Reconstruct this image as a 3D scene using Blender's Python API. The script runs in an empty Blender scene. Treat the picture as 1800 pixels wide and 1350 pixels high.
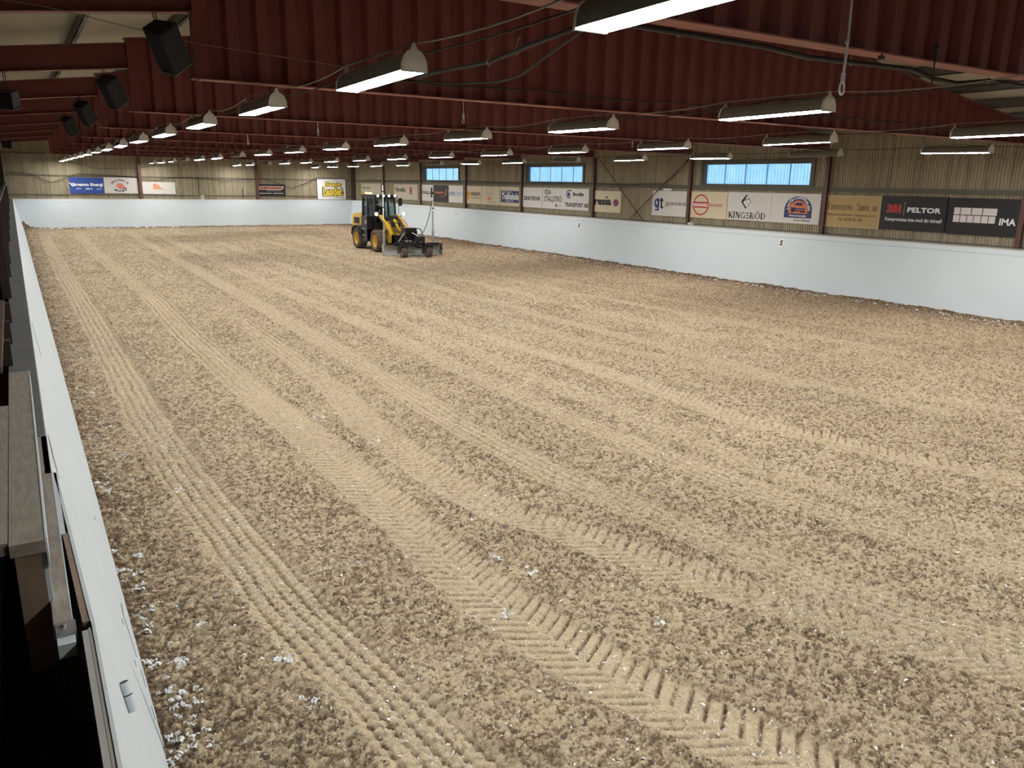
import bpy, math, random
import numpy as np
from mathutils import Vector, Matrix

SC = bpy.context.scene
COL = SC.collection
rnd = random.Random(7)

# ------------------------------------------------------------------ camera
cam_d = bpy.data.cameras.new('camera')
cam_d.sensor_width = 36.0
cam_d.lens = 1386.3 / 1800.0 * 36.0
cam_d.clip_start = 0.05
cam_d.clip_end = 300
cam = bpy.data.objects.new('camera', cam_d)
COL.objects.link(cam)
_r = Vector((0.85117337, -0.52461802, 0.01672819))
_u = Vector((0.11572587, 0.21865619, 0.96891537))
_f = Vector((0.51196818, 0.82277907, -0.2468262))
_m = Matrix.Identity(4)
for i in range(3):
    _m[i][0] = _r[i]; _m[i][1] = _u[i]; _m[i][2] = -_f[i]
_m[2][3] = 3.2
cam.matrix_world = _m
SC.camera = cam

# ------------------------------------------------------------------ world (daylight outside the windows) and exposure
world = bpy.data.worlds.new('sky'); SC.world = world
world.use_nodes = True
_bg = world.node_tree.nodes['Background']
_bg.inputs[0].default_value = (0.44, 0.71, 1.0, 1)
_bg.inputs[1].default_value = 1.35
try:
    world.cycles.sampling_method = 'NONE'
except Exception:
    pass
SC.view_settings.view_transform = 'Standard'
SC.view_settings.look = 'None'
SC.view_settings.gamma = 1.0
SC.view_settings.use_curve_mapping = False
SC.view_settings.exposure = 0.0
LAMP_STRENGTH = 95.0
LAMP_COLOR = (1.0, 0.985, 0.955)

# ------------------------------------------------------------------ key dimensions (metres)
BAY = 6.0
Y0 = 58.73                       # line of the far wall columns
WALL_X = 22.25                   # cladding of the right wall
WALL_Y = 58.95                   # cladding of the far wall
WALL_L = -4.6
WALL_B = -9.0
BOARD_H = 1.757
FL_Z = 4.37                      # underside of girders
def col_y(k): return Y0 - BAY * k
def roof_z(x):                   # underside of roof purlins / top of girders
    return min(5.62 + 0.133 * (x - 2.1), 4.9 + 0.138 * (20.95 - x))

# ------------------------------------------------------------------ mesh helper
class MB:
    def __init__(self):
        self.v = []; self.f = []; self.s = []
    def add(self, vs, fs, smooth=False):
        o = len(self.v)
        self.v += [tuple(p) for p in vs]
        self.f += [tuple(i + o for i in q) for q in fs]
        self.s += [smooth] * len(fs)
        return self
    def box(self, x0, x1, y0, y1, z0, z1, M=None):
        vs = [Vector((x, y, z)) for z in (z0, z1) for y in (y0, y1) for x in (x0, x1)]
        if M is not None: vs = [M @ p for p in vs]
        fs = [(0, 2, 3, 1), (4, 5, 7, 6), (0, 1, 5, 4), (2, 6, 7, 3), (0, 4, 6, 2), (1, 3, 7, 5)]
        return self.add(vs, fs)
    def bar(self, a, b, w, h, up=(0, 0, 1)):
        a = Vector(a); b = Vector(b); d = (b - a); L = d.length; d.normalize()
        up = Vector(up)
        s = d.cross(up)
        if s.length < 1e-4: s = d.cross(Vector((1, 0, 0)))
        s.normalize(); t = s.cross(d)
        M = Matrix(((s.x, d.x, t.x, a.x), (s.y, d.y, t.y, a.y), (s.z, d.z, t.z, a.z), (0, 0, 0, 1)))
        return self.box(-w / 2, w / 2, 0, L, -h / 2, h / 2, M)
    def tube(self, pts, r, n=8, cap=True):
        pts = [Vector(p) for p in pts]
        rs = r if isinstance(r, (list, tuple)) else [r] * len(pts)
        rings = []; prev = None
        for i, p in enumerate(pts):
            d = (pts[min(i + 1, len(pts) - 1)] - pts[max(i - 1, 0)])
            if d.length < 1e-9: d = Vector((0, 0, 1))
            d.normalize()
            if prev is None:
                s = d.cross(Vector((0, 0, 1)))
                if s.length < 1e-3: s = d.cross(Vector((1, 0, 0)))
            else:
                s = prev - d * prev.dot(d)
            s.normalize(); prev = s; t = d.cross(s)
            rings.append([p + (s * math.cos(2 * math.pi * k / n) + t * math.sin(2 * math.pi * k / n)) * rs[i] for k in range(n)])
        vs = [q for rg in rings for q in rg]; fs = []
        for i in range(len(rings) - 1):
            for k in range(n):
                k2 = (k + 1) % n
                fs.append((i * n + k, i * n + k2, (i + 1) * n + k2, (i + 1) * n + k))
        self.add(vs, fs, True)
        if cap:
            self.add(rings[0], [tuple(range(n))[::-1]]); self.add(rings[-1], [tuple(range(n))])
        return self
    def lathe(self, prof, M, n=32, closed=False, smooth=True):
        # prof = (radius, height) along local axis z
        vs = []; fs = []
        m = len(prof)
        for k in range(n):
            a = 2 * math.pi * k / n
            for (r, h) in prof:
                vs.append(M @ Vector((r * math.cos(a), r * math.sin(a), h)))
        for k in range(n):
            k2 = (k + 1) % n
            for j in range(m if closed else m - 1):
                j2 = (j + 1) % m
                fs.append((k * m + j, k2 * m + j, k2 * m + j2, k * m + j2))
        return self.add(vs, fs, smooth)
    def prism(self, poly, M, h0, h1):
        # poly in local xy, extruded in local z
        n = len(poly)
        vs = [M @ Vector((p[0], p[1], h0)) for p in poly] + [M @ Vector((p[0], p[1], h1)) for p in poly]
        fs = [tuple(range(n))[::-1], tuple(range(n, 2 * n))]
        fs += [(i, (i + 1) % n, n + (i + 1) % n, n + i) for i in range(n)]
        return self.add(vs, fs)
    def build(self, name, mat, parent=None, loc=None):
        me = bpy.data.meshes.new(name)
        vs = self.v
        if loc is not None:
            vs = [(p[0] - loc[0], p[1] - loc[1], p[2] - loc[2]) for p in vs]
        me.from_pydata(vs, [], self.f)
        me.polygons.foreach_set('use_smooth', self.s)
        me.update()
        if mat is not None: me.materials.append(mat)
        o = bpy.data.objects.new(name, me)
        COL.objects.link(o)
        if loc is not None: o.location = loc
        if parent is not None: o.parent = parent
        return o

I4 = Matrix.Identity(4)
def frame(o, x, y):
    x = Vector(x).normalized(); y = Vector(y).normalized(); z = x.cross(y)
    return Matrix(((x.x, y.x, z.x, o[0]), (x.y, y.y, z.y, o[1]), (x.z, y.z, z.z, o[2]), (0, 0, 0, 1)))

def tag(o, label=None, cat=None, group=None, kind=None):
    if label: o['label'] = label
    if cat: o['category'] = cat
    if group: o['group'] = group
    if kind: o['kind'] = kind
    return o
def thing(name, label, cat, loc=(0, 0, 0), group=None):
    o = bpy.data.objects.new(name, None); COL.objects.link(o)
    o.location = loc; o.empty_display_size = 0.1
    return tag(o, label, cat, group)
def struct(o): o['kind'] = 'structure'; return o
def copy_tree(root, loc):
    r = root.copy(); COL.objects.link(r); r.location = loc
    for ch in list(root.children):
        c = ch.copy(); COL.objects.link(c); c.parent = r
        for g in list(ch.children):
            d = g.copy(); COL.objects.link(d); d.parent = c
    return r

# ------------------------------------------------------------------ materials
MATS = {}
def nodes_of(name):
    m = bpy.data.materials.new(name); m.use_nodes = True
    nt = m.node_tree; b = nt.nodes['Principled BSDF']
    return m, nt, b
def mat(name, col, rough=0.6, metal=0.0, var=0.12, scale=6.0, bump=0.0, spec=0.4, stretch=(1, 1, 1)):
    if name in MATS: return MATS[name]
    m, nt, b = nodes_of(name)
    b.inputs['Roughness'].default_value = rough
    b.inputs['Metallic'].default_value = metal
    b.inputs['Specular IOR Level'].default_value = spec
    tc = nt.nodes.new('ShaderNodeNewGeometry')
    mp = nt.nodes.new('ShaderNodeMapping'); mp.inputs['Scale'].default_value = stretch
    nt.links.new(tc.outputs['Position'], mp.inputs['Vector'])
    nz = nt.nodes.new('ShaderNodeTexNoise'); nz.inputs['Scale'].default_value = scale
    nz.inputs['Detail'].default_value = 5
    nt.links.new(mp.outputs[0], nz.inputs['Vector'])
    mx = nt.nodes.new('ShaderNodeMix'); mx.data_type = 'RGBA'
    mx.inputs['A'].default_value = tuple(c * (1 - var) for c in col) + (1,)
    mx.inputs['B'].default_value = tuple(min(1, c * (1 + var)) for c in col) + (1,)
    nt.links.new(nz.outputs['Fac'], mx.inputs['Factor'])
    nt.links.new(mx.outputs['Result'], b.inputs['Base Color'])
    if bump:
        bp = nt.nodes.new('ShaderNodeBump'); bp.inputs['Strength'].default_value = bump
        bp.inputs['Distance'].default_value = 0.01
        nt.links.new(nz.outputs['Fac'], bp.inputs['Height']); nt.links.new(bp.outputs[0], b.inputs['Normal'])
    MATS[name] = m
    return m
def emit(name, col, s):
    if name in MATS: return MATS[name]
    m, nt, b = nodes_of(name)
    b.inputs['Base Color'].default_value = (0.8, 0.8, 0.8, 1)
    b.inputs['Emission Color'].default_value = tuple(col) + (1,)
    b.inputs['Emission Strength'].default_value = s
    MATS[name] = m; return m

M_RED = mat('oxide_red_paint', (0.168, 0.047, 0.043), 0.5, var=0.15, scale=2.0)
M_REDFL = mat('pale_red_flange', (0.27, 0.10, 0.08), 0.6, var=0.18, scale=4.0)  # bottom flange in a paler red than the web
M_BROWN = mat('brown_column_paint', (0.105, 0.048, 0.038), 0.5, var=0.15)
M_BOARD = mat('white_board_paint', (0.61, 0.68, 0.72), 0.55, var=0.05, scale=1.3, bump=0.05)
M_LEDGE = mat('grey_ledge', (0.115, 0.12, 0.122), 0.6, var=0.35, scale=5.0)
M_LEDGEW = mat('dusty_white_ledge', (0.52, 0.50, 0.44), 0.7, var=0.12, scale=3.0)
M_GALV = mat('galvanised_steel', (0.42, 0.43, 0.44), 0.4, 0.8, var=0.15, scale=9)
M_PURLIN = mat('purlin_steel', (0.16, 0.16, 0.15), 0.5, 0.5, var=0.2, scale=3)
M_ROOF = mat('roof_sheet', (0.42, 0.39, 0.31), 0.6, var=0.08, scale=2)
M_BLACK = mat('black_plastic', (0.012, 0.012, 0.013), 0.55, var=0.2)
M_BLACKP = mat('black_paint', (0.012, 0.012, 0.013), 0.3, var=0.2)
M_CABLE = mat('cable_black', (0.02, 0.018, 0.016), 0.6)
M_WIRE = mat('dusty_wire', (0.20, 0.17, 0.145), 0.5, var=0.1)
M_STEEL = mat('bright_steel', (0.68, 0.69, 0.70), 0.3, 0.55, var=0.05)
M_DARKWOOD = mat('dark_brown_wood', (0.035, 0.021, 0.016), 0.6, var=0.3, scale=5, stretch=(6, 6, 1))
M_GREYWOOD = mat('weathered_plank', (0.30, 0.27, 0.23), 0.75, var=0.45, scale=9, stretch=(5, 1, 5), bump=0.2)
M_RAWWOOD = mat('raw_wood', (0.27, 0.195, 0.14), 0.7, var=0.3, scale=6, stretch=(7, 7, 1), bump=0.1)
M_HOOD = mat('lamp_hood', (0.15, 0.14, 0.115), 0.5, var=0.15)
def cap_mat():
    m, nt, b = nodes_of('lamp_end_cap'); N = nt.nodes
    b.inputs['Base Color'].default_value = (0.66, 0.64, 0.60, 1); b.inputs['Roughness'].default_value = 0.5
    t = N.new('ShaderNodeBsdfTranslucent'); t.inputs[0].default_value = (0.75, 0.73, 0.66, 1)
    mx = N.new('ShaderNodeMixShader'); mx.inputs[0].default_value = 0.05
    nt.links.new(b.outputs[0], mx.inputs[1]); nt.links.new(t.outputs[0], mx.inputs[2]); nt.links.new(mx.outputs[0], N['Material Output'].inputs['Surface'])
    return m
M_CAP = cap_mat()
M_LAMP = emit('lamp_tube', LAMP_COLOR, LAMP_STRENGTH)
M_LAMPOFF = mat('lamp_tube_off', (0.55, 0.55, 0.52), 0.4)
M_LAMPDIM = emit('lamp_tube_failing', LAMP_COLOR, 9.0)
M_YELLOW = mat('machine_yellow', (0.60, 0.36, 0.03), 0.35, var=0.1, scale=4)
M_TYRE = mat('dusty_tyre', (0.12, 0.09, 0.068), 0.9, var=0.35, scale=8)
M_GREY = mat('mast_grey', (0.33, 0.35, 0.37), 0.45, 0.3, var=0.1)
M_WHITE = mat('white_paint', (0.78, 0.79, 0.80), 0.45, var=0.04)
M_ORANGE = mat('orange_hose', (0.75, 0.16, 0.06), 0.5)

# ================================================================== SETTING
# ---- sand floor -----------------------------------------------------
def _hash(ix, iy, seed):
    h = (ix.astype(np.uint32) * np.uint32(374761393) + iy.astype(np.uint32) * np.uint32(668265263) + np.uint32(seed * 974634777 & 0xffffffff))
    h = (h ^ (h >> np.uint32(13))) * np.uint32(1274126177)
    h = h ^ (h >> np.uint32(16))
    return h
def perlin(x, y, seed):
    ix = np.floor(x).astype(np.int64); iy = np.floor(y).astype(np.int64)
    fx = x - ix; fy = y - iy
    u = fx * fx * fx * (fx * (fx * 6 - 15) + 10); v = fy * fy * fy * (fy * (fy * 6 - 15) + 10)
    def g(dx, dy):
        a = _hash(ix + dx, iy + dy, seed).astype(np.float64) * (2 * np.pi / 4294967296.0)
        return np.cos(a) * (fx - dx) + np.sin(a) * (fy - dy)
    a = g(0, 0) * (1 - u) + g(1, 0) * u
    b = g(0, 1) * (1 - u) + g(1, 1) * u
    return (a * (1 - v) + b * v) * 1.5
def cells(x, y, seed):
    ix = np.floor(x).astype(np.int64); iy = np.floor(y).astype(np.int64)
    f1 = np.full(x.shape, 9.0); f2 = np.full(x.shape, 9.0); rr = np.zeros_like(x); tilt = np.zeros_like(x)
    for dx in (-1, 0, 1):
        for dy in (-1, 0, 1):
            h = _hash(ix + dx, iy + dy, seed).astype(np.float64)
            px = (h % 1024) / 1024.0; py = ((h // 1024) % 1024) / 1024.0; r = ((h // 1048576) % 4096) / 4096.0
            ex = ix + dx + px - x; ey = iy + dy + py - y
            d = ex * ex + ey * ey
            a = r * 40.0
            t = -(ex * np.cos(a) + ey * np.sin(a))
            nw = d < f1
            f2 = np.where(nw, f1, np.minimum(f2, d)); f1 = np.where(nw, d, f1)
            rr = np.where(nw, r, rr); tilt = np.where(nw, t, tilt)
    return rr, tilt, np.sqrt(f1), np.sqrt(f2)
def sstep(a, b, x):
    t = np.clip((x - a) / (b - a), 0, 1); return t * t * (3 - 2 * t)

# wheel tracks: list of (Y, X) down the hall, half width, tread, strength
TRACKS = [
 ([(56, 1.45), (48, 1.29), (32, 1.22), (24, 1.27), (16, 1.26), (11.5, 1.25), (9.1, 1.29), (8, 1.34), (6.9, 1.41), (6.0, 1.45), (5.4, 1.49), (4.8, 1.57), (4.3, 1.65), (3.8, 1.69), (3.5, 1.73), (2, 2.0), (0, 2.4)], 0.27, 'block', 1.0),
 ([(56, 3.3), (49, 2.91), (35, 2.87), (26.5, 2.98), (22.3, 2.97), (18.3, 2.85), (13.5, 2.83), (11.7, 2.88), (9.7, 2.93), (7.7, 2.9), (6.3, 2.91), (5.2, 2.88), (4.3, 2.95), (3.5, 3.09), (2.9, 3.29), (2.4, 3.46), (1, 4.0)], 0.28, 'chevron', 1.0),
 ([(24, 4.3), (15, 4.11), (11.5, 4.0), (9.75, 3.75), (7.6, 3.72), (6.4, 3.85), (5.6, 4.17), (4.7, 4.45), (4.2, 4.62), (3.0, 5.2), (1, 6.2)], 0.26, 'chevron', 0.9),
 ([(56, 5.9), (45, 5.5), (36, 5.4), (29.5, 5.33), (23.7, 5.26), (19.5, 5.18), (16.4, 5.14), (12.3, 5.0), (10.6, 4.92), (9.3, 4.86), (7.4, 4.89), (6.9, 4.94), (5.7, 5.11), (4.9, 5.21), (4.2, 5.32), (3.7, 5.46), (3.2, 5.57), (2.8, 5.77), (2.4, 6.01), (1, 6.8)], 0.27, 'block', 1.0),
 ([(56, 7.2), (45, 6.78), (34.5, 6.82), (28.4, 6.67), (23.5, 6.6), (18.8, 6.62), (15.2, 6.58), (12.4, 6.49), (11, 6.46), (9.8, 6.43), (8.7, 6.4), (6, 6.5), (4.2, 6.86), (3.7, 7.03), (3.1, 7.15), (1, 8.0)], 0.27, 'block', 0.75),
 ([(46, 7.9), (30, 7.75), (22, 7.7), (19, 7.7), (16, 7.45), (10, 7.3), (7.3, 7.24), (6.3, 7.2), (5.7, 7.2), (4, 7.5), (2, 8.2)], 0.25, 'chevron', 0.5),
 ([(50, 9.0), (30, 8.6), (14, 8.4), (11.2, 8.56), (9.7, 8.62), (7.4, 8.5), (6.4, 8.82), (5.4, 9.0), (4.7, 9.31), (4.2, 9.63), (2, 11)], 0.28, 'chevron', 0.7),
 ([(50, 11.4), (34, 11.2), (21, 11.05), (18.7, 11.2), (16, 11.02), (13.7, 11.03), (11.3, 11.07), (9, 11.1), (6, 11.6)], 0.26, 'block', 0.7),
 ([(26, 10.0), (13, 9.9), (9.4, 10.62), (8.2, 11.14), (7.3, 11.82), (6.3, 12.34), (5.7, 12.7), (4, 14)], 0.28, 'chevron', 0.5),
 ([(50, 12.9), (36, 12.8), (22, 12.7), (12, 12.9)], 0.26, 'block', 0.5),
 ([(33, 14.25), (22, 14.2), (14, 14.6), (9, 15.2)], 0.26, 'block', 0.45),
 ([(33, 15.75), (22, 15.8), (14, 16.2), (9, 17)], 0.26, 'block', 0.45),
]
def floor_fields(X, Y, fine):
    mask = np.zeros_like(X); tread = np.zeros_like(X); berm = np.zeros_like(X)
    wob = perlin(X * 1.7, Y * 1.7, 5) * 0.02
    for pts, hw, kind, st in TRACKS:
        py = np.array([p[0] for p in pts][::-1]); px = np.array([p[1] for p in pts][::-1])
        c = np.interp(Y, py, px); s = X - c + wob
        near = np.abs(s) < 0.6
        if not near.any(): continue
        inr = (Y > py[0]) * (1 - sstep(py[-1] - 9.0, py[-1], Y))
        dl = perlin(X * 0.5 + 9, Y * 0.35, 77) * 0.35 + 0.85
        m = (1 - sstep(hw - 0.05, hw + 0.05, np.abs(s))) * st * inr * np.clip(dl, 0.25, 1)
        if kind == 'chevron':
            q = (Y - 0.62 * np.abs(s) + np.where(s > 0, 0.05, 0.0)) / 0.11
            fr = q - np.floor(q)
            g = sstep(0.02, 0.10, fr) * (1 - sstep(0.22, 0.36, fr)) * np.clip(0.95 + 0.8 * perlin(X * 5.5, Y * 5.5, 31), 0.3, 1.25)
            g = g * sstep(0.008, 0.03, np.abs(s))
            t = -g * 0.036
            w = (s + 0.27) / 0.108; fr2 = w - np.floor(w)
            t = t - np.exp(-((fr2 - 0.5) / 0.15) ** 2) * 0.030 * sstep(10.0, 16.0, Y)
        else:
            w = (s + 0.27) / 0.108; fr = w - np.floor(w)
            dash = Y / 0.10 + 0.5 * np.floor(w); fd = dash - np.floor(dash)
            line = np.exp(-((fr - 0.5 + 0.16 * (fd - 0.5)) / 0.115) ** 2) * (0.35 + 0.65 * sstep(0.0, 0.2, fd) * (1 - sstep(0.55, 0.85, fd)))
            rib = sstep(0.1, 0.3, fd) * (1 - sstep(0.45, 0.7, fd))
            brk = np.clip(0.95 + 0.8 * perlin(X * 6, Y * 3, 32), 0.3, 1.25); t = (-line * 0.045 - rib * 0.012) * brk
        upd = m > mask
        tread = np.where(upd, t * m, tread); mask = np.maximum(mask, m)
        b = np.exp(-((np.abs(s) - hw - 0.07) / 0.05) ** 2) * st * inr * 0.012
        berm = np.maximum(berm, b)
    wx = X + 0.022 * perlin(X * 14, Y * 14, 11) + 0.010 * perlin(X * 37, Y * 37, 15); wy = Y + 0.022 * perlin(X * 14, Y * 14, 12) + 0.010 * perlin(X * 37, Y * 37, 16)
    n1 = perlin(X * 3.2, Y * 3.2, 1)
    ra, ta, a1, a2 = cells(wx * 23, wy * 31, 21)
    rough = 0.006 * n1 + (0.024 * ra * ra + 0.016 * ta) * (0.75 + 0.6 * n1) - 0.016 * (1 - sstep(0.0, 0.14, a2 - a1))
    if fine:
        rb, tb, b1, b2 = cells(wx * 47, wy * 60, 22)
        rough += 0.012 * rb * rb + 0.009 * tb - 0.006 * (1 - sstep(0.0, 0.25, b2 - b1)) + 0.003 * perlin(X * 75, Y * 90, 6)
    else:
        rb = 0.5 + 0.6 * perlin(wx * 20, wy * 22, 3)
    clod = 0.16 + 0.62 * ra * ra + 0.56 * rb * rb
    patch = sstep(-0.5, 0.5, perlin(X * 0.9 + 3, Y * 0.6, 8) + 0.6 * perlin(X * 2.3, Y * 2.0, 9))
    amp = (0.75 + 0.40 * patch) * (1 - 0.93 * mask)
    big = 0.02 * perlin(X * 0.35, Y * 0.2, 10)
    # sand banked up against the boards
    dl = X - 0.385; dr = 21.33 - X; df = 57.56 - Y
    jit = 0.62 + 0.35 * perlin(X * 1.3, Y * 0.8, 13) + 0.30 * perlin(X * 5, Y * 5, 14)
    jit = np.clip(jit, 0, 2)
    bank = (0.05 * np.exp(-np.maximum(dl, 0) / 0.10) + 0.075 * np.exp(-np.maximum(dr, 0) / 0.16) + 0.075 * np.exp(-np.maximum(df, 0) / 0.25)) * jit
    bank += 0.40 * np.exp(-np.maximum(dl, 0) / 0.45 - np.maximum(df, 0) / 0.5) * np.clip(jit, 0.3, 1.3)
    h = rough * amp + tread - 0.012 * mask + berm + big + bank - 0.018
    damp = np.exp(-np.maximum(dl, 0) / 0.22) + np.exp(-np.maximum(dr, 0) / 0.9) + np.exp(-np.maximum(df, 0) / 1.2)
    moist_shade = np.clip((1 - mask) * (0.38 + 0.10 * patch) + 0.08 * mask - 1.0 * (clod - 0.50) * (1 - 0.75 * mask) - 13.0 * tread + 0.42 * damp, 0, 1)  # paints shade into tread grooves and low clods; damp band along boards
    return h, moist_shade, mask

def make_floor():
    patches = [(0.10, 10.5, 1.0, 6.0, 0.0105, True), (0.10, 14.5, 6.0, 10.0, 0.0145, True), (10.5, 14.5, 3.5, 6.0, 0.0145, True), (10.5, 14.5, 1.0, 3.5, 0.05, True), (14.5, 21.6, 1.0, 6.0, 0.05, True), (14.5, 21.6, 6.0, 10.0, 0.018, True),
               (0.10, 21.6, 10.0, 16.0, 0.021, True), (0.10, 21.6, 16.0, 28.0, (0.019, 0.055), False), (0.10, 21.6, 28.0, 57.9, (0.026, 0.13), False),
               (-4.6, 0.10, -9.0, 58.9, 1.0, None), (0.10, 21.6, -9.0, 1.0, 0.35, False)]
    V = []; Fq = []; MO = []; MK = []; off = 0
    for x0, x1, y0, y1, d, fine in patches:
        if isinstance(d, tuple): dx_, d = d
        else: dx_ = d
        nx = max(2, int(round((x1 - x0) / dx_)) + 1); ny = max(2, int(round((y1 - y0) / d)) + 1)
        X, Y = np.meshgrid(np.linspace(x0, x1, nx), np.linspace(y0, y1, ny))
        if fine is None:
            h = np.full_like(X, -0.03); mo = np.full_like(X, 1.0); mk = np.zeros_like(X)  # ground behind the boards painted dark for the shade under the gallery
        else:
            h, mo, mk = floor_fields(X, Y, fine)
        V.append(np.stack([X, Y, h], -1).reshape(-1, 3)); MO.append(mo.ravel()); MK.append(mk.ravel())
        idx = np.arange(nx * ny).reshape(ny, nx) + off
        Fq.append(np.stack([idx[:-1, :-1], idx[:-1, 1:], idx[1:, 1:], idx[1:, :-1]], -1).reshape(-1, 4))
        off += nx * ny
    V = np.concatenate(V).astype(np.float32); Fq = np.concatenate(Fq).astype(np.int32)
    MO = np.concatenate(MO).astype(np.float32); MK = np.concatenate(MK).astype(np.float32)
    me = bpy.data.meshes.new('floor')
    me.vertices.add(len(V)); me.vertices.foreach_set('co', V.ravel())
    me.loops.add(Fq.size); me.loops.foreach_set('vertex_index', Fq.ravel())
    me.polygons.add(len(Fq)); me.polygons.foreach_set('loop_start', np.arange(0, Fq.size, 4, dtype=np.int32))
    me.polygons.foreach_set('use_smooth', np.ones(len(Fq), dtype=bool))
    me.update(calc_edges=True)
    a = me.attributes.new('moist_shade', 'FLOAT', 'POINT'); a.data.foreach_set('value', MO)
    a = me.attributes.new('packed', 'FLOAT', 'POINT'); a.data.foreach_set('value', MK)
    m, nt, b = nodes_of('arena_sand')
    N = nt.nodes; L = nt.links
    at = N.new('ShaderNodeAttribute'); at.attribute_name = 'moist_shade'
    geo = N.new('ShaderNodeNewGeometry')
    n1 = N.new('ShaderNodeTexNoise'); n1.inputs['Scale'].default_value = 42; n1.inputs['Detail'].default_value = 6; n1.inputs['Roughness'].default_value = 0.65
    n2 = N.new('ShaderNodeTexNoise'); n2.inputs['Scale'].default_value = 0.35; n2.inputs['Detail'].default_value = 2
    n3 = N.new('ShaderNodeTexNoise'); n3.inputs['Scale'].default_value = 19; n3.inputs['Detail'].default_value = 4; n3.inputs['Roughness'].default_value = 0.6
    for n in (n1, n2, n3): L.new(geo.outputs['Position'], n.inputs['Vector'])
    def math_(op, a_, b_=None):
        q = N.new('ShaderNodeMath'); q.operation = op
        for i, v in enumerate((a_, b_)):
            if v is None: continue
            if isinstance(v, (int, float)): q.inputs[i].default_value = v
            else: L.new(v, q.inputs[i])
        return q.outputs[0]
    s1 = math_('SUBTRACT', n1.outputs['Fac'], 0.5); s1 = math_('MULTIPLY', s1, 1.5)
    s3 = math_('SUBTRACT', n3.outputs['Fac'], 0.5); s3 = math_('MULTIPLY', s3, 1.15)
    fac = math_('ADD', math_('ADD', at.outputs['Fac'], s1), s3)
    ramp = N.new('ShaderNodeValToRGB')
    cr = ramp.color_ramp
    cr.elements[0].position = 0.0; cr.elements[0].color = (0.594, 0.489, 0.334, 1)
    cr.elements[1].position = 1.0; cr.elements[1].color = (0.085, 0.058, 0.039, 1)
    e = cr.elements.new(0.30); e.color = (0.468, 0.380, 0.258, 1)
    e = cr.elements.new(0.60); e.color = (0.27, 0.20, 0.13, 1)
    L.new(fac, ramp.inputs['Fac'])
    # the sand in the right-hand half is a warmer, redder mix
    sx = N.new('ShaderNodeSeparateXYZ'); L.new(geo.outputs['Position'], sx.inputs[0])
    t = math_('ADD', math_('MULTIPLY', sx.outputs['X'], 0.055), math_('MULTIPLY', n2.outputs['Fac'], 0.9))
    t = math_('SUBTRACT', t, 0.95)
    cl = N.new('ShaderNodeClamp'); L.new(t, cl.inputs['Value'])
    mx = N.new('ShaderNodeMix'); mx.data_type = 'RGBA'; mx.blend_type = 'MULTIPLY'
    mx.inputs['B'].default_value = (0.98, 0.86, 0.80, 1)
    L.new(cl.outputs[0], mx.inputs['Factor']); L.new(ramp.outputs['Color'], mx.inputs['A'])
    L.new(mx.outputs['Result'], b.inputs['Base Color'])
    b.inputs['Roughness'].default_value = 0.95; b.inputs['Specular IOR Level'].default_value = 0.1
    bp = N.new('ShaderNodeBump'); bp.inputs['Strength'].default_value = 0.9; bp.inputs['Distance'].default_value = 0.02
    L.new(math_('ADD', n1.outputs['Fac'], n3.outputs['Fac']), bp.inputs['Height']); L.new(bp.outputs[0], b.inputs['Normal'])
    me.materials.append(m)
    o = bpy.data.objects.new('floor', me); COL.objects.link(o); struct(o)
make_floor()

def floor_h(xs, ys):
    return floor_fields(np.array(xs, float), np.array(ys, float), True)[0]

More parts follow.
